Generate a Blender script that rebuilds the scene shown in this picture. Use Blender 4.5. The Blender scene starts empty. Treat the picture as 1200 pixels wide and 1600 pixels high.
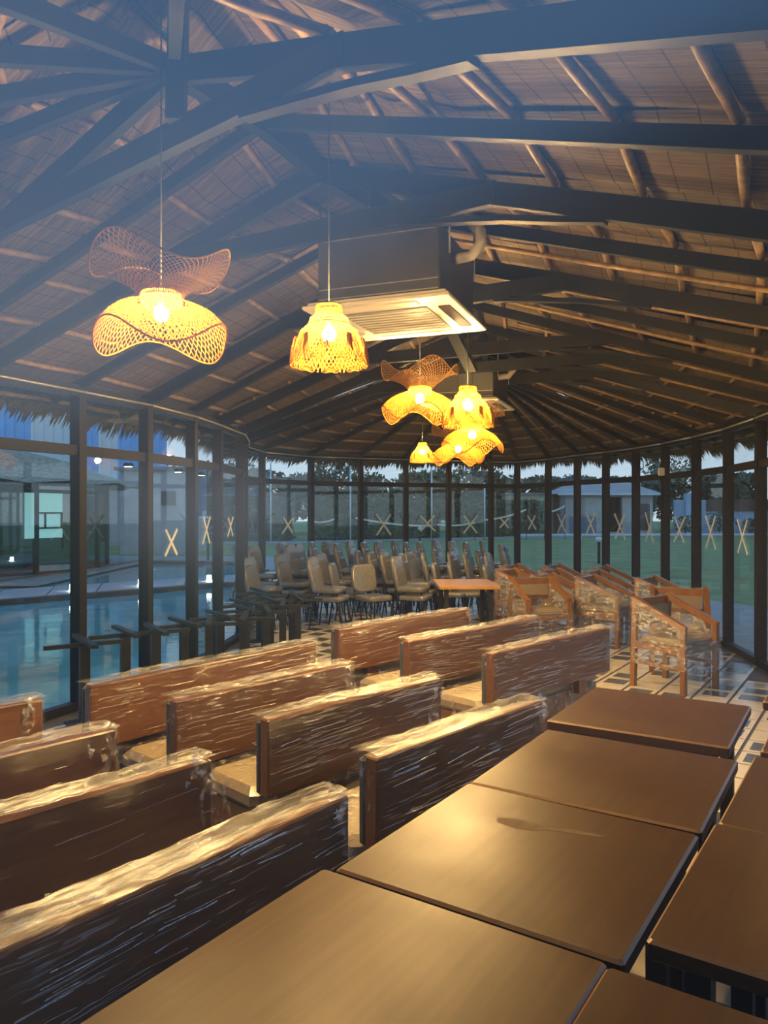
import bpy, math, random
from mathutils import Vector, Matrix
random.seed(7)
sc = bpy.context.scene
C = sc.collection
PI = math.pi

# ------------------------------------------------------------------ camera
cam_d = bpy.data.cameras.new('camera'); cam = bpy.data.objects.new('camera', cam_d); C.objects.link(cam)
cam.location = (0, 0, 1.68)
cam.rotation_euler = (PI/2 - 0.0017, 0, 0)
cam_d.sensor_fit = 'VERTICAL'; cam_d.sensor_height = 36; cam_d.lens = 36*1180/1600
cam_d.clip_start = 0.02; cam_d.clip_end = 400
sc.camera = cam

# ------------------------------------------------------------------ dusk sky, exposure
w = bpy.data.worlds.new('dusk_sky'); sc.world = w; w.use_nodes = True
nt = w.node_tree; nt.nodes.clear()
o = nt.nodes.new('ShaderNodeOutputWorld'); b = nt.nodes.new('ShaderNodeBackground')
tc = nt.nodes.new('ShaderNodeTexCoord'); sx = nt.nodes.new('ShaderNodeSeparateXYZ'); cr = nt.nodes.new('ShaderNodeValToRGB')
nt.links.new(tc.outputs['Generated'], sx.inputs[0]); nt.links.new(sx.outputs['Z'], cr.inputs[0])
el = cr.color_ramp.elements
el[0].position = 0.0; el[0].color = (0.50, 0.55, 0.64, 1)
el[1].position = 1.0; el[1].color = (0.16, 0.28, 0.50, 1)
e = el.new(0.16); e.color = (0.36, 0.45, 0.59, 1)
e = el.new(0.45); e.color = (0.15, 0.33, 0.63, 1)
nt.links.new(cr.outputs[0], b.inputs[0]); b.inputs[1].default_value = 1.15
nt.links.new(b.outputs[0], o.inputs[0])
sc.view_settings.view_transform = 'Standard'; sc.view_settings.look = 'None'
sc.view_settings.gamma = 1; sc.view_settings.exposure = 0.9; sc.view_settings.use_curve_mapping = False
cy = sc.cycles
cy.use_denoising = True; cy.max_bounces = 7; cy.transparent_max_bounces = 20; cy.diffuse_bounces = 4
cy.glossy_bounces = 4; cy.caustics_reflective = False; cy.caustics_refractive = False; cy.sample_clamp_indirect = 4

# ------------------------------------------------------------------ materials
def mat(name):
    m = bpy.data.materials.new(name); m.use_nodes = True
    return m, m.node_tree.nodes, m.node_tree.links, m.node_tree.nodes['Principled BSDF']
def node(n, t, **k):
    x = n.new(t)
    for a, v in k.items(): setattr(x, a, v)
    return x
def coords(n, l, scale=(1, 1, 1), rot=(0, 0, 0), kind='Object'):
    t = node(n, 'ShaderNodeTexCoord'); mp = node(n, 'ShaderNodeMapping')
    mp.inputs['Scale'].default_value = scale; mp.inputs['Rotation'].default_value = rot
    l.new(t.outputs[kind], mp.inputs[0]); return mp.outputs[0]
def noise(n, l, vec, scale, detail=3, rough=.5):
    x = node(n, 'ShaderNodeTexNoise'); x.inputs['Scale'].default_value = scale
    x.inputs['Detail'].default_value = detail; x.inputs['Roughness'].default_value = rough
    l.new(vec, x.inputs['Vector']); return x.outputs['Fac']
def ramp(n, l, fac, stops):
    r = node(n, 'ShaderNodeValToRGB'); e = r.color_ramp.elements
    e[0].position, e[0].color = stops[0][0], (*stops[0][1], 1)
    e[1].position, e[1].color = stops[-1][0], (*stops[-1][1], 1)
    for p, c in stops[1:-1]:
        q = e.new(p); q.color = (*c, 1)
    l.new(fac, r.inputs[0]); return r.outputs[0]
def bump(n, l, h, bs, strength=.3, dist=.01):
    bp = node(n, 'ShaderNodeBump'); bp.inputs['Strength'].default_value = strength; bp.inputs['Distance'].default_value = dist
    l.new(h, bp.inputs['Height']); l.new(bp.outputs[0], bs.inputs['Normal'])
def plain(name, col, rough=.5, metal=0, var=.18, scale=6, coat=0, spec=.5, bmp=0):
    m, n, l, bs = mat(name)
    v = noise(n, l, coords(n, l), scale, 4)
    lo = tuple(c*(1-var) for c in col); hi = tuple(min(1, c*(1+var)) for c in col)
    l.new(ramp(n, l, v, [(.3, lo), (.7, hi)]), bs.inputs['Base Color'])
    bs.inputs['Roughness'].default_value = rough; bs.inputs['Metallic'].default_value = metal
    bs.inputs['Coat Weight'].default_value = coat; bs.inputs['Coat Roughness'].default_value = .12
    bs.inputs['Specular IOR Level'].default_value = spec
    if bmp: bump(n, l, v, bs, bmp)
    return m
def plain_tl(name, col, *a):
    m = plain(name, col, *a); n, l = m.node_tree.nodes, m.node_tree.links; bs = n['Principled BSDF']
    out = [x for x in n if x.type == 'OUTPUT_MATERIAL'][0]; t = node(n, 'ShaderNodeBsdfTranslucent'); t.inputs[0].default_value = (*col, 1)
    mx = node(n, 'ShaderNodeMixShader'); mx.inputs[0].default_value = .45; l.new(bs.outputs[0], mx.inputs[1]); l.new(t.outputs[0], mx.inputs[2]); l.new(mx.outputs[0], out.inputs[0]); return m
def wood(name, a, c, scale=(2, 30, 30), rough=.35, coat=0, rand=.12):
    m, n, l, bs = mat(name)
    vec = coords(n, l, scale)
    f = noise(n, l, vec, 1.6, 6, .6)
    col = ramp(n, l, f, [(.28, a), (.72, c)])
    oi = node(n, 'ShaderNodeObjectInfo'); hs = node(n, 'ShaderNodeHueSaturation')
    mr = node(n, 'ShaderNodeMapRange'); mr.inputs['To Min'].default_value = 1-rand; mr.inputs['To Max'].default_value = 1+rand
    l.new(oi.outputs['Random'], mr.inputs[0]); l.new(mr.outputs[0], hs.inputs['Value']); l.new(col, hs.inputs['Color'])
    l.new(hs.outputs[0], bs.inputs['Base Color'])
    bs.inputs['Roughness'].default_value = rough; bs.inputs['Coat Weight'].default_value = coat; bs.inputs['Coat Roughness'].default_value = .15
    sm = noise(n, l, coords(n, l, (1, 1, 1)), 2.2, 3)
    mr2 = node(n, 'ShaderNodeMapRange'); mr2.inputs['From Min'].default_value = .3; mr2.inputs['From Max'].default_value = .7
    mr2.inputs['To Min'].default_value = rough*.85; mr2.inputs['To Max'].default_value = rough*1.25
    l.new(sm, mr2.inputs[0]); l.new(mr2.outputs[0], bs.inputs['Roughness'])
    return m
def emit(name, col, s):
    m, n, l, bs = mat(name)
    bs.inputs['Base Color'].default_value = (*col, 1); bs.inputs['Emission Color'].default_value = (*col, 1); bs.inputs['Emission Strength'].default_value = s
    return m
def glass(name, tint=(.90, .96, .94), r0=.07, rough=0.0):
    m, n, l, bs = mat(name); n.remove(bs)
    out = [x for x in n if x.type == 'OUTPUT_MATERIAL'][0]
    t = node(n, 'ShaderNodeBsdfTransparent'); t.inputs[0].default_value = (*tint, 1)
    g = node(n, 'ShaderNodeBsdfGlossy'); g.inputs['Roughness'].default_value = rough
    lw = node(n, 'ShaderNodeLayerWeight'); lw.inputs[0].default_value = .5
    mr = node(n, 'ShaderNodeMapRange'); mr.inputs['To Min'].default_value = r0; mr.inputs['To Max'].default_value = .6
    pw = node(n, 'ShaderNodeMath', operation='POWER'); pw.inputs[1].default_value = 5
    l.new(lw.outputs['Facing'], pw.inputs[0]); l.new(pw.outputs[0], mr.inputs[0])
    mx = node(n, 'ShaderNodeMixShader'); l.new(mr.outputs[0], mx.inputs[0]); l.new(t.outputs[0], mx.inputs[1]); l.new(g.outputs[0], mx.inputs[2])
    l.new(mx.outputs[0], out.inputs[0]); return m
def film(name, base=.025, amount=.45, stretch=(3.5, 62, 62), rot=(0, 0.06, 0), lo=.57, hi=.70):
    # stretched cling film: clear with milky, shiny creases
    m, n, l, bs = mat(name); n.remove(bs)
    out = [x for x in n if x.type == 'OUTPUT_MATERIAL'][0]
    vec = coords(n, l, stretch, rot)
    f = noise(n, l, vec, 1.5, 5, .62)
    big = noise(n, l, coords(n, l, (1, 1, 1)), 3.2, 2)
    ad = node(n, 'ShaderNodeMath', operation='MULTIPLY_ADD'); l.new(big, ad.inputs[0]); ad.inputs[1].default_value = .35; l.new(f, ad.inputs[2])
    sb = node(n, 'ShaderNodeMath', operation='SUBTRACT'); l.new(ad.outputs[0], sb.inputs[0]); sb.inputs[1].default_value = .175
    mr = node(n, 'ShaderNodeMapRange'); mr.inputs['From Min'].default_value = lo; mr.inputs['From Max'].default_value = hi
    mr.inputs['To Min'].default_value = base; mr.inputs['To Max'].default_value = base+amount
    l.new(sb.outputs[0], mr.inputs[0])
    bp = node(n, 'ShaderNodeBump'); bp.inputs['Strength'].default_value = .8; bp.inputs['Distance'].default_value = .02; l.new(sb.outputs[0], bp.inputs['Height'])
    g = node(n, 'ShaderNodeBsdfGlossy'); g.inputs['Roughness'].default_value = .16; l.new(bp.outputs[0], g.inputs['Normal'])
    df = node(n, 'ShaderNodeBsdfDiffuse'); df.inputs[0].default_value = (.75, .74, .7, 1); l.new(bp.outputs[0], df.inputs['Normal'])
    m2 = node(n, 'ShaderNodeMixShader'); m2.inputs[0].default_value = .42; l.new(g.outputs[0], m2.inputs[1]); l.new(df.outputs[0], m2.inputs[2])
    t = node(n, 'ShaderNodeBsdfTransparent')
    mx = node(n, 'ShaderNodeMixShader'); l.new(mr.outputs[0], mx.inputs[0]); l.new(t.outputs[0], mx.inputs[1]); l.new(m2.outputs[0], mx.inputs[2])
    l.new(mx.outputs[0], out.inputs[0]); return m
def woven(name, col):
    m, n, l, bs = mat(name); n.remove(bs)
    out = [x for x in n if x.type == 'OUTPUT_MATERIAL'][0]
    d = node(n, 'ShaderNodeBsdfDiffuse'); t = node(n, 'ShaderNodeBsdfTranslucent')
    v = ramp(n, l, noise(n, l, coords(n, l), 40, 3), [(.3, tuple(c*.8 for c in col)), (.7, col)])
    l.new(v, d.inputs[0]); l.new(v, t.inputs[0])
    mx = node(n, 'ShaderNodeMixShader'); mx.inputs[0].default_value = .5
    l.new(d.outputs[0], mx.inputs[1]); l.new(t.outputs[0], mx.inputs[2]); l.new(mx.outputs[0], out.inputs[0]); return m
def thatch_mat():
    m, n, l, bs = mat('reed_thatch')
    uv = node(n, 'ShaderNodeUVMap')
    mp = node(n, 'ShaderNodeMapping'); mp.inputs['Scale'].default_value = (55, 1.6, 1); l.new(uv.outputs[0], mp.inputs[0])
    f = noise(n, l, mp.outputs[0], 1.0, 4, .65)
    mp2 = node(n, 'ShaderNodeMapping'); mp2.inputs['Scale'].default_value = (1.2, 1.2, 1); l.new(uv.outputs[0], mp2.inputs[0])
    g = noise(n, l, mp2.outputs[0], 1.5, 4)
    col = ramp(n, l, f, [(.25, (.055, .038, .022)), (.5, (.15, .112, .068)), (.75, (.26, .20, .125))])
    mix = node(n, 'ShaderNodeMix', data_type='RGBA', blend_type='MULTIPLY'); mix.inputs[0].default_value = .7
    l.new(col, mix.inputs[6]); l.new(ramp(n, l, g, [(.3, (.55, .5, .45)), (.7, (1, 1, 1))]), mix.inputs[7])
    # stitched seams across the reeds
    sp = node(n, 'ShaderNodeSeparateXYZ'); l.new(uv.outputs[0], sp.inputs[0])
    fr = node(n, 'ShaderNodeMath', operation='FRACT'); mu = node(n, 'ShaderNodeMath', operation='MULTIPLY'); mu.inputs[1].default_value = 6.5
    l.new(sp.outputs['Y'], mu.inputs[0]); l.new(mu.outputs[0], fr.inputs[0])
    lt = node(n, 'ShaderNodeMath', operation='LESS_THAN'); lt.inputs[1].default_value = .05; l.new(fr.outputs[0], lt.inputs[0])
    mix2 = node(n, 'ShaderNodeMix', data_type='RGBA'); l.new(lt.outputs[0], mix2.inputs[0]); l.new(mix.outputs[2], mix2.inputs[6]); mix2.inputs[7].default_value = (.05, .035, .02, 1)
    l.new(mix2.outputs[2], bs.inputs['Base Color']); bs.inputs['Roughness'].default_value = .75; bs.inputs['Specular IOR Level'].default_value = .2
    bump(n, l, f, bs, .6, .02); return m

M = {}
M['steel'] = plain('dark_painted_steel', (.011, .013, .015), .5, .0, .25, 3, 0, .25)
M['column'] = plain('dark_bronze_aluminium', (.009, .009, .009), .5, .0, .2, 3, 0, .2)
M['pipe'] = plain('galvanised_pipe', (.50, .50, .48), .35, .6, .1)
M['thatch'] = thatch_mat()
M['strawhut'] = plain('pale_hut_straw', (.30, .25, .17), .85, 0, .45, 9)
M['straw'] = plain('straw_fringe', (.10, .075, .045), .8, 0, .4, 30)
M['bamboo'] = plain('bamboo_pole', (.27, .175, .09), .5, 0, .3, 18)
M['table'] = wood('brown_table_veneer', (.038, .0160, .0030), (.064, .0290, .0065), (1.6, 26, 26), .40, 0)
M['table'].node_tree.nodes['Principled BSDF'].inputs['Specular IOR Level'].default_value = .2
M['tableedge'] = wood('pale_table_edge', (.16, .085, .03), (.22, .12, .045), (2, 20, 20), .4, 0)
M['table_lt'] = wood('orange_table_veneer', (.30, .15, .035), (.40, .21, .055), (1.6, 26, 26), .35, .1)
M['bench'] = wood('reddish_bench_wood', (.100, .035, .0055), (.175, .068, .0125), (2, 30, 30), .38, .15)
M['chairwood'] = wood('orange_chair_wood', (.165, .068, .011), (.25, .108, .02), (14, 14, 2), .35, .3)
M['cushion'] = plain('slate_cushion_fabric', (.060, .066, .075), .7, 0, .2, 60)
M['seatfab'] = plain('taupe_seat_fabric', (.24, .19, .125), .55, 0, .15, 40, .3)
M['chairfab'] = plain('grey_chair_fabric_in_film', (.145, .145, .145), .38, 0, .3, 22, .75)
M['chairleg'] = plain('black_chair_tube', (.012, .011, .010), .35, .3, .2)
M['film'] = film('cling_film_long')
M['crease'] = film('cling_film_crease', .26, .45, (8, 8, 8), (0, 0, 0), .35, .65)
M['filmcalm'] = film('cling_film_smooth', .02, .14, (2, 50, 50), (0, .04, 0), .60, .75)
M['film4'] = film('cling_film_gathered', .12, .50, (5, 26, 26), (0, 0, .1), .46, .62)
M['film2'] = film('cling_film_crumpled', .07, .55, (14, 14, 14), (.3, .4, .2), .54, .66)
M['film3'] = film('cling_film_chair', .10, .62, (5, 14, 26), (.5, .3, .2), .50, .64)
M['glass'] = glass('window_glass')
M['tile'] = plain('cream_floor_tile', (.56, .51, .42), .22, 0, .08, 5)
M['tiled'] = plain('slate_floor_tile', (.075, .080, .088), .25, 0, .25, 9)
M['grout'] = plain('dark_grey_grout', (.085, .085, .085), .6, 0, .2, 9)
M['weave'] = woven('split_bamboo_weave_dimmed', (.23, .098, .012)); M['weave2'] = woven('split_bamboo_weave_lit', (.42, .23, .08))  # one weave, darkened where the bulb burns out, left lighter on upper skirts
M['bulbdim'] = emit('dim_lit_bulb', (1.0, .62, .22), 1300)
M['bulb'] = emit('warm_lit_bulb', (1.0, .62, .22), 3300)
M['acwhite'] = plain('air_conditioner_white', (.62, .57, .48), .4, 0, .05)
M['acgrey'] = plain('air_conditioner_grille', (.20, .19, .17), .5, 0, .1)
M['acblack'] = plain('black_insulation', (.045, .045, .046), .6, 0, .25, 4)
M['tape'] = plain_tl('cream_paper_tape', (.92, .90, .78), .6, 0, .05)
M['grass'] = plain('mown_lawn', (.20, .245, .080), .9, 0, .35, 1.3, bmp=.4)
M['water'] = None
M['paving'] = plain('grey_paving', (.30, .285, .27), .6, 0, .2, 3)
M['deck'] = plain('lilac_deck_slab', (.36, .32, .34), .5, 0, .08, 2)
M['deckside'] = plain('dark_deck_side', (.06, .055, .05), .6)
M['kerb'] = plain('red_brick_kerb', (.22, .11, .08), .7)
M['hedge'] = plain('hedge_leaf', (.05, .08, .04), .7, 0, .6, 7)
M['leafd'] = plain('dark_tree_leaf', (.085, .12, .07), .7, 0, .5, 2)
M['leafm'] = plain('grey_green_leaf', (.14, .18, .11), .7, 0, .5, 2)
M['trunk'] = plain('tree_bark', (.055, .045, .035), .9, 0, .4, 6)
M['blue'] = plain('blue_sheet_metal', (.15, .48, .88), .45, 0, .08, 1)
M['whitesheet'] = plain('white_sheet_metal', (.72, .76, .78), .5, 0, .06, 1)
M['lilac'] = plain('lilac_grey_render', (.46, .41, .40), .85, 0, .12, 2)
M['creamwall'] = plain('cream_wall_paint', (.50, .46, .32), .85, 0, .08, 2)
M['greyblue'] = plain('grey_blue_wall', (.16, .20, .28), .85, 0, .1, 2)
M['paleblue'] = plain('pale_blue_wall', (.42, .52, .66), .85, 0, .1, 2)
M['rust'] = plain('rust_brown_sheet', (.14, .075, .055), .8, 0, .25, 2)
M['hutglass'] = glass('hut_glass', (.5, .56, .55), .2)
M['darkglass'] = plain('dark_window', (.03, .035, .04), .1)
M['paneglow'] = emit('hut_reflection_glow', (.35, .62, .58), .42)  # glow imitating a bright reflection on the hut glass
M['lampcool'] = emit('cool_lit_lens', (.8, 1, .9), 18)
M['white'] = plain('white_paint', (.7, .7, .68), .5, 0, .05)
M['cord'] = plain('black_cord', (.01, .01, .01), .6)
def water_mat():
    m, n, l, bs = mat('teal_pool_water')
    v = noise(n, l, coords(n, l, (1, 1, 1)), 2.6, 3)
    big = noise(n, l, coords(n, l, (1, 1, 1)), .25, 2)
    l.new(ramp(n, l, big, [(.3, (.13, .35, .37)), (.7, (.16, .40, .42))]), bs.inputs['Base Color'])
    bs.inputs['Roughness'].default_value = .07; bs.inputs['IOR'].default_value = 1.33
    bump(n, l, v, bs, .12, .03); return m
M['water'] = water_mat()

# ------------------------------------------------------------------ mesh helpers
class MB:
    def __init__(s): s.v = []; s.f = []; s.m = []; s.uv = None; s.sm = []
    def face(s, idx, mi=0, smooth=False): s.f.append(idx); s.m.append(mi); s.sm.append(smooth)
    def box(s, c, d, mi=0, rz=0, bev=0):
        cx, cy, cz = c; hx, hy, hz = d[0]/2, d[1]/2, d[2]/2; k = len(s.v); ca, sa = math.cos(rz), math.sin(rz)
        if bev:
            ring = [(-hx+bev, -hy), (hx-bev, -hy), (hx, -hy+bev), (hx, hy-bev), (hx-bev, hy), (-hx+bev, hy), (-hx, hy-bev), (-hx, -hy+bev)]
            lv = [(-hz, bev), (-hz+bev, 0), (hz-bev, 0), (hz, bev)]
            for z, ins in lv:
                for x, y in ring:
                    x -= math.copysign(min(ins, abs(x)), x); y -= math.copysign(min(ins, abs(y)), y)
                    s.v.append((cx+x*ca-y*sa, cy+x*sa+y*ca, cz+z))
            for r in range(3):
                for i in range(8): s.face((k+r*8+i, k+r*8+(i+1) % 8, k+r*8+8+(i+1) % 8, k+r*8+8+i), mi)
            s.face(tuple(k+7-i for i in range(8)), mi); s.face(tuple(k+24+i for i in range(8)), mi); return s
        for z in (-hz, hz):
            for x, y in ((-hx, -hy), (hx, -hy), (hx, hy), (-hx, hy)): s.v.append((cx+x*ca-y*sa, cy+x*sa+y*ca, cz+z))
        for q in ((3, 2, 1, 0), (4, 5, 6, 7), (0, 1, 5, 4), (1, 2, 6, 5), (2, 3, 7, 6), (3, 0, 4, 7)): s.face(tuple(k+i for i in q), mi)
        return s
    def bar(s, p, q, wd, ht, mi=0, up=(0, 0, 1)):
        p, q = Vector(p), Vector(q); d = (q-p).normalized(); u = Vector(up)
        sd = d.cross(u)
        if sd.length < 1e-4: sd = d.cross(Vector((1, 0, 0)))
        sd.normalize(); u = sd.cross(d).normalized(); k = len(s.v)
        for e in (p, q):
            for a, c in ((-1, -1), (1, -1), (1, 1), (-1, 1)): s.v.append(tuple(e+sd*(a*wd/2)+u*(c*ht/2)))
        for f in ((3, 2, 1, 0), (4, 5, 6, 7), (0, 1, 5, 4), (1, 2, 6, 5), (2, 3, 7, 6), (3, 0, 4, 7)): s.face(tuple(k+i for i in f), mi)
        return s
    def tube(s, pts, r, n=8, mi=0, cap=True, smooth=True):
        P = [Vector(p) for p in pts]; k = len(s.v)
        rr = r if isinstance(r, (list, tuple)) else [r]*len(P)
        ref = None
        for i, p in enumerate(P):
            d = (P[min(i+1, len(P)-1)]-P[max(i-1, 0)]).normalized()
            if ref is None:
                ref = d.cross(Vector((0, 0, 1)))
                if ref.length < 1e-3: ref = d.cross(Vector((1, 0, 0)))
            ref = (ref-d*ref.dot(d)).normalized(); o = d.cross(ref)
            for j in range(n):
                a = 2*PI*j/n; s.v.append(tuple(p+(ref*math.cos(a)+o*math.sin(a))*rr[i]))
        for i in range(len(P)-1):
            for j in range(n): s.face((k+i*n+j, k+i*n+(j+1) % n, k+(i+1)*n+(j+1) % n, k+(i+1)*n+j), mi, smooth)
        if cap:
            s.face(tuple(k+n-1-j for j in range(n)), mi); s.face(tuple(k+(len(P)-1)*n+j for j in range(n)), mi)
        return s
    def ribbon(s, pts, wd, mi=0, nrm=None):
        P = [Vector(p) for p in pts]; k = len(s.v)
        for i, p in enumerate(P):
            d = (P[min(i+1, len(P)-1)]-P[max(i-1, 0)]).normalized()
            nn = Vector(nrm[i]) if nrm else Vector((0, 0, 1))
            sd = d.cross(nn)
            if sd.length < 1e-4: sd = Vector((1, 0, 0))
            sd.normalize(); s.v.append(tuple(p-sd*wd/2)); s.v.append(tuple(p+sd*wd/2))
        for i in range(len(P)-1): s.face((k+2*i, k+2*i+1, k+2*i+3, k+2*i+2), mi)
        return s
    def lathe(s, prof, n=24, mi=0, c=(0, 0, 0), smooth=True):
        k = len(s.v)
        for r, z in prof:
            for j in range(n): a = 2*PI*j/n; s.v.append((c[0]+r*math.cos(a), c[1]+r*math.sin(a), c[2]+z))
        for i in range(len(prof)-1):
            for j in range(n): s.face((k+i*n+j, k+i*n+(j+1) % n, k+(i+1)*n+(j+1) % n, k+(i+1)*n+j), mi, smooth)
        return s
    def prism(s, poly, z0, z1, mi=0):
        k = len(s.v); n = len(poly)
        for z in (z0, z1):
            for x, y in poly: s.v.append((x, y, z))
        s.face(tuple(k+n-1-i for i in range(n)), mi); s.face(tuple(k+n+i for i in range(n)), mi)
        for i in range(n): s.face((k+i, k+(i+1) % n, k+n+(i+1) % n, k+n+i), mi)
        return s
    def grid(s, fn, nu, nv, mi=0, smooth=True):
        k = len(s.v)
        for i in range(nu+1):
            for j in range(nv+1): s.v.append(tuple(fn(i/nu, j/nv)))
        for i in range(nu):
            for j in range(nv): a = k+i*(nv+1)+j; s.face((a, a+nv+1, a+nv+2, a+1), mi, smooth)
        return s
    def mesh(s, name, mats):
        me = bpy.data.meshes.new(name); me.from_pydata([tuple(v) for v in s.v], [], s.f)
        for mm in (mats if isinstance(mats, (list, tuple)) else [mats]): me.materials.append(mm)
        me.polygons.foreach_set('material_index', s.m); me.polygons.foreach_set('use_smooth', s.sm); me.update(); return me
    def build(s, name, mats, parent=None, kind=None):
        ob = bpy.data.objects.new(name, s.mesh(name, mats)); C.objects.link(ob); ob.parent = parent
        if kind: ob['kind'] = kind
        return ob
def tag(ob, label=None, cat=None, group=None, kind=None):
    if label: ob['label'] = label
    if cat: ob['category'] = cat
    if group: ob['group'] = group
    if kind: ob['kind'] = kind
    return ob
def empty(name, loc=(0, 0, 0), rz=0):
    ob = bpy.data.objects.new(name, None); C.objects.link(ob); ob.location = loc; ob.rotation_euler = (0, 0, rz); ob.empty_display_size = .1
    return ob
def inst(name, me, parent=None, loc=(0, 0, 0), rz=0):
    ob = bpy.data.objects.new(name, me); C.objects.link(ob); ob.parent = parent; ob.location = loc; ob.rotation_euler = (0, 0, rz); return ob
def copy_tree(ob, parent=None):
    c = ob.copy(); C.objects.link(c); c.parent = parent
    for ch in list(ob.children): copy_tree(ch, c)
    return c
ORD = ['first', 'second', 'third', 'fourth', 'fifth', 'sixth', 'seventh', 'eighth', 'ninth', 'tenth', 'eleventh', 'twelfth', 'thirteenth', 'fourteenth', 'fifteenth', 'sixteenth', 'seventeenth', 'eighteenth', 'nineteenth', 'twentieth']
def ordinal(i):
    if i < 20: return ORD[i]
    t = {2: 'twenty', 3: 'thirty', 4: 'forty'}[(i+1)//10]
    return t + '-' + ORD[(i+1) % 10-1] if (i+1) % 10 else {'twenty': 'twentieth', 'thirty': 'thirtieth', 'forty': 'fortieth'}[t]
def V2(a, bq): return math.hypot(a[0]-bq[0], a[1]-bq[1])

# ================================================================== STRUCTURE
LEFT = [(-3.75, 5.2), (-2.95, 5.56), (-2.59, 6.40), (-2.27, 7.2), (-2.06, 8.1), (-1.97, 8.95), (-1.90, 9.97), (-2.02, 10.9), (-2.2, 11.9), (-2.10, 13.0)]
FAR = [(-2.10, 13.0), (-1.36, 14.08), (-.45, 14.5), (.43, 14.9), (1.30, 15.2), (2.21, 15.6), (2.77, 15.7)]
RIGHT = [(2.77, 15.7), (3.22, 14.8), (3.52, 13.75), (3.82, 13.0), (4.07, 12.2), (4.21, 11.3), (4.26, 10.3), (4.24, 9.3), (4.09, 8.2), (3.95, 7.4), (3.7, 6.5), (3.2, 5.3)]
ZP, ZT = 2.66, 2.19       # plate and transom heights

# ---- floor with patterned tiles
fl = empty('floor'); tag(fl, 'patterned cream and slate tiled floor of the glazed pavilion', 'floor', kind='structure')
FP = [(-3.9, 5.1), (-2.95, 5.5)] + LEFT[2:-1] + FAR[:-1] + RIGHT + [(3.15, 4.6), (3.1, 3.0), (2.9, 1.6), (2.2, .3), (-1.4, .3), (-2.9, 1.0), (-3.9, 2.2), (-4.4, 3.6)]
MB().prism(FP, -.12, -.006, 0).build('floor_bed', [M['grout']], fl)
ax = math.radians(33.6); TU = (math.sin(ax), math.cos(ax)); TV = (math.cos(ax), -math.sin(ax)); TS = .302
def inside(p, poly):
    r = False; n = len(poly)
    for i in range(n):
        x1, y1 = poly[i]; x2, y2 = poly[i-1]
        if (y1 > p[1]) != (y2 > p[1]) and p[0] < (x2-x1)*(p[1]-y1)/(y2-y1)+x1: r = not r
    return r
hf = TS/2-.012
mt_c = MB().box((0, 0, -.004), (hf*2, hf*2, .012)).mesh('cream_tile', [M['tile']])
md = MB().box((0, 0, -.004), (hf*2, hf*2, .012), 0); md.box((0, 0, .0026), (hf*2-.075, hf*2-.075, .0016), 1)
mt_d = md.mesh('framed_tile', [M['tile'], M['tiled']])
tiles = []
for i in range(-22, 62):
    for j in range(-34, 34):
        c = (.7+TU[0]*i*TS+TV[0]*j*TS, 3.4+TU[1]*i*TS+TV[1]*j*TS)
        if not inside(c, FP): continue
        if not all(inside((c[0]+a*.2, c[1]+bb*.2), FP) for a, bb in ((1, 0), (-1, 0), (0, 1), (0, -1))): continue
        dark = ((i//2)+(j//2)) % 2
        pxx = 600+1180*c[0]/max(c[1], .3)
        open_floor = c[1] > 2.4 and (pxx > 940 or (470 < pxx < 545 and c[1] > 5.5) or (20 < pxx < 140 and c[1] > 4)) and pxx < 1230
        tiles.append((not open_floor, c[1], c, dark))
tiles.sort(key=lambda t: (t[0], t[1]))
rest = MB()
for k, (hid, yy, c, dark) in enumerate(tiles):
    if k < 290 and not hid:
        inst('floor_tile', mt_d if dark else mt_c, fl, (c[0], c[1], 0), PI/2-ax)
    else:
        rest.box((c[0], c[1], -.004), (hf*2, hf*2, .012), 0, PI/2-ax)
        if dark: rest.box((c[0], c[1], .0026), (hf*2-.075, hf*2-.075, .0016), 1, PI/2-ax)
rest.build('floor_tiles_beyond', [M['tile'], M['tiled']], fl, 'stuff')

# ---- glazed walls: columns, rails, panes, tape crosses
crosses = {}
def wall(name, pts, label, n_first=0, upper=True, cross=True, cs=.08, skip_last=False):
    t = empty(name); tag(t, label, 'wall', kind='structure')
    me_col = MB().box((0, 0, ZP/2), (cs, cs*1.35, ZP)).mesh('column', [M['column']])
    for i, p in enumerate(pts):
        if skip_last and i == len(pts)-1: continue
        a = pts[max(i-1, 0)]; bq = pts[min(i+1, len(pts)-1)]
        inst('column', me_col, t, (p[0], p[1], 0), math.atan2(bq[1]-a[1], bq[0]-a[0]))
    for i in range(len(pts)-1):
        p, q = pts[i], pts[i+1]; d = Vector((q[0]-p[0], q[1]-p[1], 0)); L = d.length; d /= L
        P = Vector((p[0], p[1], 0)); Q = Vector((q[0], q[1], 0))
        z = lambda v, h: (v.x, v.y, h)
        MB().bar(z(P, ZT), z(Q, ZT), .07, .085).build('transom', [M['column']], t)
        MB().bar(z(P, ZP+.03), z(Q, ZP+.03), .09, .10).build('top_plate', [M['column']], t)
        MB().bar(z(P, .035), z(Q, .035), .08, .07).build('sill_rail', [M['column']], t)
        a, bb = P+d*.03, Q-d*.03
        MB().bar(z(a, (ZT+.05)/2), z(bb, (ZT+.05)/2), .008, ZT-.07).build('glass_pane', [M['glass']], t)
        MB().bar(z(a, (ZT+ZP)/2), z(bb, (ZT+ZP)/2), .008, ZP-ZT-.07).build('glass_pane', [M['glass']], t)
        nrm = Vector((-d.y, d.x, 0))
        if nrm.dot(Vector((1.2, 9, 0))-P) < 0: nrm = -nrm
        MB().tube([z(P+nrm*.075, ZP+.02), z(Q+nrm*.075, ZP+.02)], .011, 8).build('eave_pipe', [M['pipe']], t)
        crosses[(name, i)] = (P, Q, d, nrm, t)
    return t
wl = wall('wall_left', LEFT, 'glazed wall of dark columns along the pool')
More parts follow.
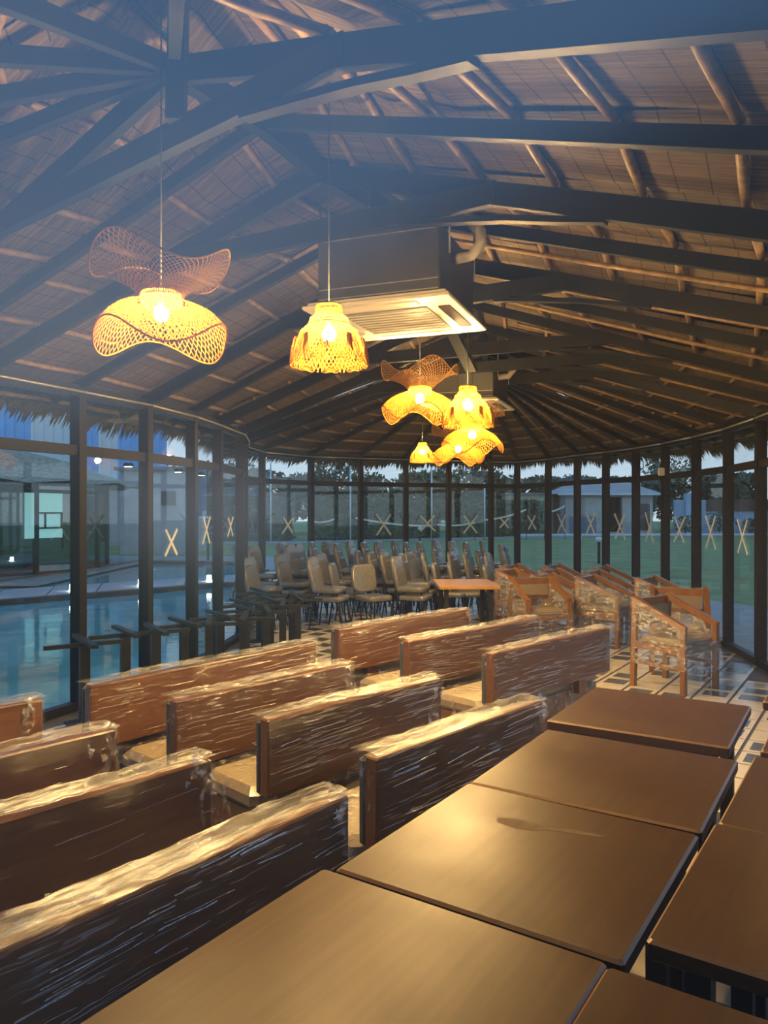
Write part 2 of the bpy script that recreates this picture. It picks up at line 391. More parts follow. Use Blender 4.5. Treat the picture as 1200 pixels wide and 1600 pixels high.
wf = wall('wall_far', FAR, 'glazed end wall of dark columns behind the stacked chairs', skip_last=True)
wr = wall('wall_right', RIGHT, 'curved glazed wall of dark columns facing the lawn')
for ob in list(wf.children):
    if ob.name.startswith('column') and V2(ob.location, FAR[0]) < .01: bpy.data.objects.remove(ob)
rng = random.Random(3)
def cross(key, h, s, frac=.5):
    P, Q, d, nrm, t = crosses[key]; mid = P.lerp(Q, frac)+nrm*.012; L = (Q-P).length
    hw = min(s, L*.32); a1 = rng.uniform(.8, 1.15)
    m = MB()
    for k, sgn in enumerate((1, -1)):
        e = rng.uniform(.85, 1.15)
        a = mid-d*hw*.5*e+Vector((0, 0, h-sgn*s*.62*a1)); bq = mid+d*hw*.5*e+Vector((0, 0, h+sgn*s*.62*a1))
        m.bar(a+nrm*.002*k, bq+nrm*.002*k, .002, .034, 0, (0, 0, 1))
    m.build('tape_cross', [M['tape']], t)
for key, h, s in ((('wall_left', 3), 1.36, .24), (('wall_left', 4), 1.46, .24), (('wall_left', 5), 1.48, .24),
                  (('wall_far', 0), 1.42, .26), (('wall_far', 2), 1.41, .30), (('wall_far', 3), 1.43, .30), (('wall_far', 4), 1.40, .30), (('wall_far', 5), 1.43, .2),
                  (('wall_right', 0), 1.44, .25), (('wall_right', 1), 1.44, .30), (('wall_right', 2), 1.45, .32), (('wall_right', 3), 1.42, .32), (('wall_right', 4), 1.42, .34), (('wall_right', 5), 1.41, .34), (('wall_right', 6), 1.40, .34), (('wall_right', 7), 1.38, .34)):
    cross(key, h, s)

# ---- roof: thatch on steel rafters with bamboo purlins
roof = empty('ceiling'); tag(roof, 'thatched ceiling on dark steel rafters with bamboo purlins', 'ceiling', kind='structure')
ZR, ZW = 3.80, 2.75
N = (-1.0, 3.6); A2 = (-.66, 4.11); F2 = (-.4, 4.69); A4 = (.05, 5.4); F3 = (.21, 6.2); A5 = (.47, 6.9); F4 = (.92, 7.74); F5 = (1.1, 8.66); F6 = (1.3, 9.7); P1 = (1.4, 10.5); H = (1.44, 11.3)
RAF = [(N, (-4.6, 4.2)), (N, (-3.75, 5.3)), (A2, (-3.35, 5.4)), (F2, (-2.95, 5.56)), (A4, (-2.59, 6.4)), (F3, (-2.27, 7.2)), (A5, (-2.06, 8.1)), (F4, (-1.97, 8.95)), (F5, (-1.9, 9.97)),
       (F6, (-2.02, 10.9)), (P1, (-2.2, 11.9)), (H, (-2.1, 13.0)), (H, (-1.36, 14.08)), (H, (-.45, 14.5)), (H, (.43, 14.9)), (H, (1.30, 15.2)), (H, (2.21, 15.6)), (H, (2.77, 15.7)), (H, (3.22, 14.8)),
       (H, (3.52, 13.75)), (H, (3.82, 13.0)), (H, (4.07, 12.2)), (H, (4.21, 11.3)), (P1, (4.26, 10.3)), ((1.36, 10.1), (4.24, 9.3)), (F6, (4.09, 8.2)), (F5, (3.95, 7.4)), (F4, (3.7, 6.5)), (A5, (3.2, 5.3)),
       (F3, (2.75, 4.4)), (A4, (2.25, 3.55)), (F2, (1.87, 2.9)), (A2, (1.5, 2.2)), (N, (1.0, 1.53)), (N, (-.2, .8)), (N, (-1.7, .8)), (N, (-3.2, 1.5)), (N, (-4.2, 2.8))]
OV = .62
def eave(t, wq, ov=OV):
    L = V2(t, wq); k = 1+ov/L
    return Vector((t[0]+(wq[0]-t[0])*k, t[1]+(wq[1]-t[1])*k, ZR+(ZW-ZR)*k))
def lift(p):     # raised cap of the thatch over the near roof hub
    r = math.hypot(p[0]-N[0], p[1]-N[1]); return .62*max(0, 1-r/1.15)
nR = len(RAF)
for i in range(nR):
    (t0, w0), (t1, w1) = RAF[i], RAF[(i+1) % nR]
    T0, T1 = Vector((*t0, ZR)), Vector((*t1, ZR)); E0, E1 = eave(t0, w0), eave(t1, w1)
    # thatch panel just above the rafter line
    nv = 8; k = 1 if (T0-T1).length < .01 else 2
    me = MB(); uvs = []
    off = Vector((0, 0, .085)); seg = 2
    def pt(u, v, dz):
        p = T0.lerp(E0, v).lerp(T1.lerp(E1, v), u)+off; p.z += lift(p)+dz+.012*math.sin(9*v+5*i+3*u); return p
    for dz in (0, .13):
        for a in range(seg+1):
            for c in range(nv+1):
                me.v.append(tuple(pt(a/seg, c/nv, dz)))
    Lm = (T0-E0).length; Wd = (E0-E1).length; M1 = (seg+1)*(nv+1)
    for s_ in (0, 1):
        for a in range(seg):
            for c in range(nv):
                q = s_*M1+a*(nv+1)+c; f = (q, q+1, q+nv+2, q+nv+1); me.face(f if s_ else f[::-1], 0, False)
    for a in range(seg):       # eave edge
        q = a*(nv+1)+nv; me.face((q, q+nv+1, q+nv+1+M1, q+M1), 0)
    msh = me.mesh('thatch_panel', [M['thatch']])
    uvl = msh.uv_layers.new(name='UVMap')
    for lp in msh.loops:
        q = lp.vertex_index % M1; a, c = divmod(q, nv+1)
        wid = Wd*(c/nv) + (T0-T1).length*(1-c/nv)
        uvl.data[lp.index].uv = (i*3.7+(a/seg-.5)*wid, c/nv*Lm)
    inst('thatch_panel', msh, roof)
    # ragged straw at the eave
    fr = MB(); rr = random.Random(i); ns = int(Wd/.008)
    for s_ in range(ns):
        u = rr.random(); p = pt(u, 1, .02+.1*rr.random()); dr = (E0-T0).normalized(); ln = .12+.05*rr.random()+.05*(1+math.sin(u*6+i*2.3))*rr.uniform(.8, 1)
        sdv = (E1-E0).normalized()*.03*rr.uniform(.6, 1.5); e2 = p+dr*ln*.45+Vector((0, 0, -.75*ln)); b0 = p-dr*.05
        kk = len(fr.v); fr.v += [tuple(b0-sdv), tuple(b0+sdv), tuple(e2)]; fr.face((kk, kk+1, kk+2))
    fr.build('thatch_fringe', [M['straw']], roof, 'stuff')
    # steel rafter (only once per line)
    big = t0 in (N, F2, F3, F4, F5, F6) and not (t0 == N and w0 not in ((-3.75, 5.3), (1.0, 1.53)))
    hh = (.115 if i not in range(10, 28) else .09) if big else .075
    hz = Vector((0, 0, .03-hh/2)); a0 = T0+hz; a1 = T0.lerp(E0, .90)+hz
    MB().bar(a0, a1, .05, hh).build('rafter', [M['steel']], roof)
    # bamboo purlins across the bay
    Lp = min((T0-E0).length, (T1-E1).length); npl = max(4, int(Lp/.46))
    for q in range(1, npl+1):
        v = (q-.35)/(npl+.1)
        a = T0.lerp(E0, v); c = T1.lerp(E1, v)
        if (a-c).length < .22: continue
        jt = Vector((0, 0, .052)); a = a+jt; c = c+jt; a.z += lift(a)*.9; c.z += lift(c)*.9
        mid = a.lerp(c, rr.uniform(.4, .6))+Vector((0, 0, rr.uniform(-.012, .004)))
        MB().tube([a+(a-c)*.03, mid, c+(c-a)*.03], [.021, .023, .020], 6).build('bamboo_purlin', [M['bamboo']], roof)
    if 18 <= i <= 29:      # bamboo laid along the slope between rafters
        a = T0.lerp(T1, .5)+Vector((0, 0, .02)); c = E0.lerp(E1, .5)+Vector((0, 0, .02))
        MB().tube([a.lerp(c, .12), a.lerp(c, .5)+Vector((0, 0, -.01)), a.lerp(c, .96)], .017, 6).build('bamboo_rafter', [M['bamboo']], roof)
RID = [N, A2, F2, A4, F3, A5, F4, F5, F6, P1, H]
for p, q in zip(RID, RID[1:]):
    MB().bar((*p, ZR-.01), (*q, ZR-.01), .07, .13).build('ridge_beam', [M['steel']], roof)
def raf(t, side):
    c = [wq for tt, wq in RAF if tt == t]
    c.sort(key=lambda q: q[0]); return c[0] if side < 0 else c[-1]
tc_ = .434
for t, wl_, wr_ in ((N, (-3.75, 5.3), (1.0, 1.53)), (F2, (-2.95, 5.56), (1.87, 2.9)), (F3, (-2.27, 7.2), (2.75, 4.4)), (F4, (-1.97, 8.95), (3.7, 6.5)), (F5, (-1.9, 9.97), (3.95, 7.4)), (F6, (-2.02, 10.9), (4.09, 8.2))):
    k = tc_
    a = Vector((t[0]+(wl_[0]-t[0])*k, t[1]+(wl_[1]-t[1])*k, ZR+(ZW-ZR)*k-.02)); c = Vector((t[0]+(wr_[0]-t[0])*k, t[1]+(wr_[1]-t[1])*k, ZR+(ZW-ZR)*k-.02))
    MB().bar(a+(a-c)*.03, c, .055, .12).build('collar_beam', [M['steel']], roof)
    # curved haunch where collar meets the right rafter
    dr = Vector((wr_[0]-t[0], wr_[1]-t[1], ZW-ZR)); dr.normalize(); dc = (a-c).normalized()
    pts = [c+dc*.55+Vector((0, 0, -.06)), c+dc*.25+Vector((0, 0, -.10)), c+dr*.08+Vector((0, 0, -.125)), c+dr*.36+Vector((0, 0, -.10)), c+dr*.62+Vector((0, 0, -.07))]
    h = MB()
    for p, q in zip(pts, pts[1:]): h.bar(p, q, .06, .03)
    h.build('haunch', [M['steel']], roof)
MB().bar((-.905, 3.29, 3.37), (-.885, 3.29, 4.2), .075, .075).build('king_post', [M['steel']], roof)
MB().bar((.30, 6.0, 3.58), (.78, 6.7, 2.92), .10, .04).build('perforated_strut', [M['steel']], roof)
MB().tube([(-.1, 5.1, 3.25), (-.1, 5.1, 3.9)], .006, 5).build('hanger_rod', [M['pipe']], roof)

# ================================================================== OUTDOORS
lawn = MB().prism([(-90, -40), (90, -40), (90, 130), (-90, 130)], -.30, -.14).build('lawn', [M['grass']]); tag(lawn, 'mown green lawn around the pavilion', 'lawn', kind='structure')
ap = MB().prism([(2.0, -1), (2.6, 3), (3.2, 5.3), (3.9, 7), (4.3, 9), (4.35, 10.5), (4.3, 11.5), (3.9, 13.2), (3.3, 15), (4.4, 16.2), (5.6, 15.6), (6.6, 14.4), (7.2, 12), (7.4, 9), (7.2, 6), (6.2, 2), (5, -1)], -.14, -.07).build('paved_apron', [M['paving']])
tag(ap, 'grey paved strip outside the curved glass wall', 'pavement', kind='structure')
ap2 = MB().prism([(-2.2, 12.0), (-2.15, 13.05), (-1.4, 14.2), (-.4, 14.7), (1.3, 15.4), (2.7, 15.9), (3.3, 17.0), (1, 18.6), (-2.0, 19.2), (-3.3, 19.0)], -.14, -.075).build('paved_apron', [M['paving']])
tag(ap2, 'grey paved strip behind the end wall beside the stacked chairs', 'pavement', kind='structure')
pv = MB().prism([(-30, 14), (-12, 16.1), (-9.3, 18.1), (-8.7, 21), (-8.3, 25.6), (-4.7, 25.0), (-3.4, 20), (-3.0, 28.5), (-30, 31)], -.14, -.06).build('pool_terrace', [M['paving']])
tag(pv, 'pale paved terrace beyond the far edge of the pool', 'pavement', kind='structure')
pool = MB().prism([(-3.85, 5.0), (-3.0, 5.45), (-2.65, 6.4), (-2.33, 7.2), (-2.12, 8.1), (-2.03, 8.95), (-1.96, 9.97), (-2.08, 10.9), (-2.25, 11.9), (-3.4, 20), (-4.7, 25.0), (-8.3, 25.6), (-8.7, 21), (-9.3, 18.1), (-12, 16.1), (-30, 14), (-30, 4), (-6, 4)], -.16, -.10).build('pool_water', [M['water']])
tag(pool, 'still teal swimming pool water beside the glass wall', 'pool', kind='structure')
kb = empty('pool_kerb'); tag(kb, 'red brick kerb around the far edge of the pool', 'kerb', kind='structure')
KP = [(-13, 15.9), (-9.3, 18.1), (-8.7, 21), (-8.3, 25.6), (-4.7, 25.0)]
for p, q in zip(KP, KP[1:]): MB().bar((*p, -.04), (*q, -.04), .22, .08).build('kerb_stone', [M['kerb']], kb)
dk = empty('deck_walkway', (0, 0, 0)); tag(dk, 'lilac-grey slab walkway crossing the pool', 'walkway')
fe = [(-12.6, 11.6), (-3.3, 20.0)]; ne = [(-11.6, 9.9), (-3.0, 18.2)]
for k in range(12):
    a0, a1 = k/12, (k+.965)/12
    L = lambda s_, a: (s_[0][0]+(s_[1][0]-s_[0][0])*a, s_[0][1]+(s_[1][1]-s_[0][1])*a)
    MB().prism([L(ne, a0), L(ne, a1), L(fe, a1), L(fe, a0)], -.03, .03).build('deck_slab', [M['deck']], dk)
MB().bar((*L(ne, 0), -.07), (*L(ne, 1), -.07), .08, .16).build('deck_fascia', [M['deckside']], dk)
for k, (x, y) in enumerate(((-8.6, 13.2), (-7.5, 14.2), (-6.4, 15.5), (-5.35, 16.6), (-4.1, 17.7))):
    pl = MB().lathe([(0, .12), (.05, .12), (.055, .0), (.07, 0), (.07, -.02)], 10).build('deck_light', [M['lampcool']]); pl.location = (x, y, .05)
    tag(pl, 'small cool white walkway light, %s from the left on the slab walkway' % ORD[k], 'light', 'lights along the slab walkway')
# ---- thatched hut across the pool
hut = empty('thatched_hut', (-13.0, 22.4, 0)); tag(hut, 'round glazed hut with a thatched cone roof across the pool', 'hut')
HR, HN = 4.5, 22
mc = MB().box((0, 0, 1.25), (.13, .13, 2.5)).mesh('column', [M['column']])
for k in range(HN):
    a = 2*PI*k/HN; a2 = 2*PI*(k+1)/HN; p = (HR*math.cos(a), HR*math.sin(a)); q = (HR*math.cos(a2), HR*math.sin(a2))
    inst('column', mc, hut, (*p, 0), a)
    if a < 1.2 or a > 3.6:
        MB().bar((*p, 1.2), (*q, 1.2), .02, 2.3).build('glass_pane', [M['hutglass']], hut)
        MB().bar((*p, 2.2), (*q, 2.2), .09, .10).build('transom', [M['column']], hut)
th = MB(); th.grid(lambda u, v: ((.15+5.5*v)*math.cos(2*PI*u), (.15+5.5*v)*math.sin(2*PI*u), 4.15-1.75*v+.05*math.sin(40*u*PI)*v+.04*math.sin(13*v)), 60, 10)
th.build('thatched_roof', [M['strawhut']], hut)
MB().prism([(-5, -5), (5, -5), (5, 5), (-5, 5)], -.06, -.02).build('plinth', [M['paving']], hut)
th0 = -.52; ct, st_ = math.cos(th0), math.sin(th0)
def hp(r_, q, z): return (r_*ct-q*st_, r_*st_+q*ct, z)
MB().bar(hp(4.52, -.56, 1.55), hp(4.52, .56, 1.55), .03, 1.2).build('reflection_pane', [M['paneglow']], hut)  # glowing panel stands in for a reflection on the hut facade
ff = MB()
for zz in (1.62, 1.22): ff.bar(hp(4.58, -.25, zz), hp(4.58, .5, zz), .04, .045)
for q in (-.25, .0, .5): ff.bar(hp(4.58, q, 1.2), hp(4.58, q, 1.64), .04, .045)
ff.build('pane_rails', [M['column']], hut)
# ---- blue sheet building
bb_ = empty('sheet_building', (-18, 36, 0)); tag(bb_, 'blue corrugated sheet building with white strips behind the hut', 'building')
for k in range(34):
    x = -8.0+k*.46; xw = -18+x
    white = -16.9 < xw < -15.2 or -13.9 < xw < -13.0 or -20.5 < xw < -19.6
    m = MB(); m.box((x+.23, 0, 6.2), (.455, .10, 7.0)); m.box((x+.08, -.08, 6.2), (.12, .08, 7.0))
    m.build('corrugated_sheet', [M['whitesheet'] if white else M['blue']], bb_)
MB().box((-.2, .25, 1.4), (15.6, .3, 2.8)).build('base_wall', [M['lilac']], bb_)
# small pale outbuilding right of the hut
ob_ = empty('outbuilding', (-9.6, 33, 0)); tag(ob_, 'small pale outbuilding with a dark window beyond the pool', 'building')
MB().box((0, 0, 1.6), (3.0, 2.5, 3.6)).build('walls', [M['lilac']], ob_); MB().box((.55, -1.28, 2.2), (.6, .06, .6)).build('window', [M['darkglass']], ob_)
MB().box((0, 0, 3.45), (3.4, 2.9, .14)).build('roof_slab', [M['paving']], ob_)
bd = empty('notice_board', (-6.5, 26.5, 0)); tag(bd, 'tall dark framed board standing beyond the pool', 'board')
MB().box((0, 0, 2.4), (.62, .05, 1.9)).build('panel', [M['greyblue']], bd)
for x in (-.33, .33): MB().box((x, 0, 1.7), (.06, .08, 3.5)).build('post', [M['column']], bd)
MB().box((0, -.01, 1.45), (.7, .08, .08)).build('rail', [M['white']], bd)
# ---- far path, hedge, poles with barrier tape
fpth = MB().prism([(-30, 37), (-6, 41), (14, 52), (40, 54), (40, 56), (13, 54.5), (-6, 44), (-30, 40)], -.14, -.10).build('garden_path', [M['paving']]); tag(fpth, 'pale path curving along the far edge of the lawn', 'path', kind='structure')
def foliage(n, fn, size, rr):
    m = MB()
    for _ in range(n):
        p = Vector(fn(rr)); a = Vector((rr.gauss(0, 1), rr.gauss(0, 1), rr.gauss(0, .7))).normalized(); bq = a.cross(Vector((rr.gauss(0, 1), rr.gauss(0, 1), rr.gauss(0, 1)))).normalized()
        s_ = size*rr.uniform(.5, 1.3); k = len(m.v); m.v += [tuple(p-a*s_), tuple(p+bq*s_*.45), tuple(p+a*s_), tuple(p-bq*s_*.45)]; m.face((k, k+1, k+2, k+3))
    return m
rr = random.Random(11)
HX = [(-16, 44.5), (-5, 46.5), (4, 51), (12.3, 56.4)]
for k, (p, q) in enumerate(zip(HX, HX[1:])):
    hd = empty('hedge', (*p, -.14)); tag(hd, ['clipped dark hedge beyond the path, left stretch', 'clipped dark hedge beyond the path, middle stretch behind the chairs', 'clipped dark hedge beyond the path, right stretch next to the house'][k], 'hedge', 'clipped hedges along the path')
    d = Vector((q[0]-p[0], q[1]-p[1], 0)); L_ = d.length
    core = MB().bar((d.x*.06, d.y*.06, 1.15), (d.x*.94, d.y*.94, 1.15), 1.0, 2.3); core.build('hedge_core', [M['hedge']], hd)
    nrm = Vector((-d.y, d.x, 0)).normalized()
    fo = foliage(3000, lambda r: tuple(d*r.uniform(.05, .95)+nrm*r.uniform(-.6, -.45)+Vector((0, 0, r.uniform(.05, 2.45)))) if r.random() < .7 else tuple(d*r.uniform(.05, .95)+nrm*r.uniform(-.6, .6)+Vector((0, 0, r.uniform(2.2, 2.6)))), .17, rr)
    fo.build('hedge_leaves', [M['leafd']], hd, 'stuff')
poles = [(-8.2, 44.5, 5.0), (-6.6, 44.0, 4.6), (-2.0, 45, 4.8), (2.9, 46, 4.6), (6.4, 48, 3.6)]
for k, (x, y, h) in enumerate(poles):
    po = MB().tube([(0, 0, 0), (0, 0, h)], .05, 6).build('thin_pole', [M['whitesheet']]); po.location = (x, y, -.14)
    tag(po, 'thin pale pole in front of the hedge, %s from the left' % ORD[k], 'pole', 'thin poles along the hedge')
for k, (a, c, z0, z1) in enumerate((((-4.3, 44.6), (-2.9, 44.6), 1.05, 1.2), ((-1.7, 44.8), (2.9, 45.6), 1.25, .75), ((3.2, 45.7), (5.6, 46.5), .85, .95), ((6.2, 46.8), (8.9, 47.2), 1.1, 1.75), ((10.2, 48), (11.6, 48.4), 1.6, 2.0))):
    pts = [(a[0]+(c[0]-a[0])*u, a[1]+(c[1]-a[1])*u, z0+(z1-z0)*u-.12*math.sin(PI*u)) for u in [j/6 for j in range(7)]]
    rb = MB()
    for p, q in zip(pts, pts[1:]): rb.bar(p, q, .02, .10)
    tp = empty('barrier_tape'); rb.build('ribbon', [M['tape']], tp)
    for e_ in (pts[0], pts[-1]): MB().tube([(e_[0], e_[1], -.14), (e_[0], e_[1], e_[2]+.05)], .02, 5).build('stake', [M['column']], tp)
    tag(tp, 'pale barrier tape strung before the hedge, %s stretch from the left' % ORD[k], 'barrier tape', 'barrier tape before the hedge')
# ---- house on the right
hs = empty('bungalow', (16.6, 58, 0)); tag(hs, 'lilac-grey bungalow with a low hipped roof beyond the lawn', 'house')
MB().box((.4, 1.5, 1.4), (6.6, 5, 3.2)).build('walls', [M['lilac']], hs)
r_ = MB(); r_.v = [(-3.6, -1.5, 2.95), (4.3, -1.5, 2.95), (4.3, 4.6, 2.95), (-3.6, 4.6, 2.95), (-1.4, 1.5, 4.1), (2.1, 1.5, 4.1)]
for f in ((0, 1, 5, 4), (1, 2, 5), (2, 3, 4, 5), (3, 0, 4), (3, 2, 1, 0)): r_.face(f)
r_.build('hipped_roof', [M['lilac']], hs); MB().box((.35, -1.52, 2.92), (7.9, .1, .14)).build('fascia', [M['whitesheet']], hs)
MB().box((3.0, -1.03, 1.2), (.9, .06, 2.0)).build('door', [M['darkglass']], hs)
for x in (2.5, 3.5): MB().box((x, -1.06, 1.25), (.08, .06, 2.1)).build('door_frame', [M['white']], hs)
MB().box((-1.6, -1.03, .6), (2.0, .08, 1.3)).build('lower_panel', [M['greyblue']], hs)
MB().box((.9, -1.03, 1.4), (.9, .05, 2.6)).build('recess', [M['column']], hs)
an = empty('annex', (11.2, 60, 0)); tag(an, 'cream painted annex left of the bungalow', 'building')
MB().box((0, 0, 2.3), (3.2, 3, 1.3)).build('upper_wall', [M['creamwall']], an); MB().box((0, 0, .75), (3.2, 3.0, 1.8)).build('lower_wall', [M['greyblue']], an)
MB().box((0, 0, 3.0), (3.5, 3.3, .12)).build('roof_slab', [M['paving']], an)
MB().box((.6, -1.52, 1.95), (.5, .05, .3)).build('window', [M['darkglass']], an)
bw = empty('boundary_wall', (27.5, 58, 0)); tag(bw, 'pale blue boundary wall with a rust brown top beyond the lawn', 'wall')
MB().box((0, 0, 1.2), (10.5, .25, 2.6)).build('masonry', [M['paleblue']], bw); MB().box((.3, -.2, 2.1), (6.2, .08, .9)).build('rusty_sheet', [M['rust']], bw)
for x in (-4.2, 3.2): MB().box((x, -.1, 1.45), (.5, .4, 3.1)).build('pier', [M['paleblue']], bw)
gl = MB().prism([(9, 53.9), (40, 56), (40, 56.4), (9, 54.3)], -.14, .02).build('lawn_kerb', [M['whitesheet']]); tag(gl, 'pale kerb along the far edge of the lawn', 'kerb', kind='structure')
# ---- trees
def crown_blob(n, rx, ry, rz, flat, size, seed):
    r0 = random.Random(seed); cl = []
    for _ in range(16):
        a = r0.uniform(0, 2*PI); q = math.sqrt(r0.random()); cl.append((rx*q*math.cos(a)*.8, ry*q*math.sin(a)*.8, rz*r0.uniform(-.7, .8)*(1-.5*q), r0.uniform(.22, .42)))
    def fn(r):
        c = r.choice(cl); g = Vector((r.gauss(0, 1), r.gauss(0, 1), r.gauss(0, 1))).normalized()*r.random()**.4
        return (c[0]+g.x*rx*c[3], c[1]+g.y*ry*c[3], c[2]+g.z*rz*c[3]*flat)
    return foliage(n, fn, size, r0).mesh('crown', [M['leafd']])
CR = [crown_blob(2600, 3.2, 3.0, 2.4, 1.2, .26, 1), crown_blob(2400, 4.4, 3.6, 1.2, .8, .24, 2), crown_blob(1500, 3.0, 3.0, 2.6, 1.3, .20, 4)]
CRm = []
for c in CR:
    c2 = c.copy(); c2.materials[0] = M['leafm']; CRm.append(c2)
def trunk_mesh(seed, h, spread):
    r = random.Random(seed); m = MB(); m.tube([(0, 0, 0), (.1, 0, h*.4), (.0, .1, h*.7)], [.2, .16, .12], 7)
    for k in range(8):
        a = r.uniform(0, 2*PI); z0 = h*r.uniform(.45, .72); e = Vector((math.cos(a)*spread*r.uniform(.5, 1), math.sin(a)*spread*r.uniform(.5, 1), h*r.uniform(.85, 1.15)))
        m.tube([(.03, .05, z0), tuple(Vector((0, 0, z0)).lerp(e, .5)+Vector((r.uniform(-.2, .2), 0, .2))), tuple(e)], [.08, .05, .02], 5)
    return m.mesh('trunk', [M['trunk']])
TR = [trunk_mesh(1, 4.5, 2), trunk_mesh(2, 4.8, 3.2), trunk_mesh(3, 5, 2.4)]
tr_spots = [(-11.5, 56, 0, 1.0, 0, 'round dark tree behind the left stretch of hedge'), (-15.5, 50, 2, .95, 1, 'thin-leaved tree beyond the pool, left of the hedge trees'), (-8.0, 60, 1, 1.1, 0, 'spreading dark tree behind the left hedge'), (-4.0, 62, 2, 1.15, 1, 'airy grey-green tree above the hedge, left of centre'),
            (-.5, 58, 0, .85, 0, 'low round dark tree above the hedge near the centre'), (3.0, 64, 1, 1.15, 1, 'wide grey-green tree above the middle hedge'), (6.5, 66, 2, 1.1, 1, 'sparse tree right of centre showing sky through its crown'), (10.0, 68, 0, 1.0, 0, 'round dark tree left of the cream annex'),
            (13.8, 76, 1, 1.15, 0, 'flat-topped dark tree behind the cream annex'), (18.2, 80, 1, 1.25, 0, 'flat-topped dark tree behind the bungalow roof'), (22.5, 78, 1, 1.2, 1, 'flat-topped grey-green tree right of the bungalow'), (25.5, 68, 2, 1.2, 1, 'fine-twigged tree behind the pale blue wall'),
            (29.5, 66, 0, .95, 0, 'dense dark tree at the right behind the rusty sheet'), (33.5, 72, 1, 1.2, 0, 'broad dark tree at the far right of the lawn'), (-14.6, 40.5, 0, .7, 1, 'small bushy tree right of the blue sheet building')]
for x, y, kd, s_, mm, lab in tr_spots:
    t = empty('tree', (x, y, -.14), random.uniform(0, 6)); s_ *= .84; t.scale = (s_, s_, s_); tag(t, lab, 'tree', 'trees beyond the lawn')
    inst('crown', (CRm if mm else CR)[kd], t, (0, 0, 4.6)); inst('crown', CR[0], t, (0, -.6, 2.7), 2.1); inst('trunk', TR[kd], t)
for k, (x, y, lab) in enumerate(((7.0, 27.2, 'nearest the curved wall'), (7.4, 26.0, 'just left of the nearest'), (2.0, 42, 'far out before the path'))):
    bo = empty('bollard_light', (x, y, -.14)); tag(bo, 'short bollard light with a pale cap on the lawn, ' + lab, 'light', 'bollard lights on the lawn')
    MB().tube([(0, 0, 0), (0, 0, .75)], .05, 8).build('post', [M['column']], bo); MB().lathe([(0, .92), (.12, .9), (.12, .75), (0, .75)], 10).build('cap', [M['whitesheet']], bo)
sh = [(22.2, 55.5, 1.2), (24.9, 56, 1.5), (30.0, 56, 1.6), (27.4, 56.2, 1.0)]
for k, (x, y, h) in enumerate(sh):
    s_ = empty('shrub', (x, y, -.14)); tag(s_, 'young shrub before the pale blue wall, %s from the left' % ORD[sorted(v[0] for v in sh).index(x)], 'shrub', 'shrubs before the pale blue wall')
    foliage(260, lambda r: (r.gauss(0, .45), r.gauss(0, .3), h*(.2+r.random())), .16, rr).build('leaves', [M['leafd']], s_); MB().tube([(0, 0, 0), (0, 0, h)], .03, 5).build('stem', [M['trunk']], s_)
# downlights outside the pool wall
for k, (x, y) in enumerate(((-2.32, 7.15), (-2.12, 8.15), (-2.05, 8.9))):
    dl = empty('eave_downlight', (x-.10, y, 2.10)); tag(dl, 'small cool downlight on the pool-side wall, %s from the left' % ORD[k], 'light', 'downlights outside the pool wall')
    MB().lathe([(0, .03), (.045, .03), (.05, 0), (.04, -.004)], 12).build('housing', [M['steel']], dl); MB().lathe([(.038, -.004), (0, -.006)], 12).build('lens', [M['lampcool']], dl)
    sd = bpy.data.lights.new('downlight_beam', 'SPOT'); sd.energy = 6; sd.color = (.65, 1, .85); sd.spot_size = 1.5; sd.spot_blend = .8; so = bpy.data.objects.new('downlight_beam', sd); C.objects.link(so); so.parent = dl; so.location = (0, 0, -.03)

# ================================================================== FURNITURE
from mathutils import noise as mn
def jit(p, amp, fr): 
    v = mn.noise_vector(Vector(p)*fr); return Vector(p)+v*amp
def loop_shell(ring, nx, L, amp, fr, seed=0, capped=True, x0=0):
    # a crumpled sleeve: closed cross-section 'ring' (y,z) swept along x
    m = MB(); k = len(ring)
    for i in range(nx+1):
        x = x0+L*i/nx
        for y, z in ring: m.v.append(tuple(jit((x, y, z), amp, fr)+Vector((0, 0, 0)) if not seed else jit((x+seed*7.3, y, z), amp, fr)-Vector((seed*7.3, 0, 0))))
    for i in range(nx):
        for j in range(k): m.face((i*k+j, (i+1)*k+j, (i+1)*k+(j+1) % k, i*k+(j+1) % k), 0, True)
    if capped:
        m.face(tuple(range(k)), 0); m.face(tuple(nx*k+k-1-j for j in range(k)), 0)
    return m
def rect_ring(y0, y1, z0, z1, n=4):
    r = []
    for a, c in (((y0, z0), (y0, z1)), ((y0, z1), (y1, z1)), ((y1, z1), (y1, z0)), ((y1, z0), (y0, z0))):
        for j in range(n): r.append((a[0]+(c[0]-a[0])*j/n, a[1]+(c[1]-a[1])*j/n))
    return r
def strand(rr, p, q, amp, n=7, w=.012):
    p, q = Vector(p), Vector(q)
    pts = [p.lerp(q, j/n)+Vector((rr.gauss(0, amp), rr.gauss(0, amp), rr.gauss(0, amp))) for j in range(n+1)]
    return pts
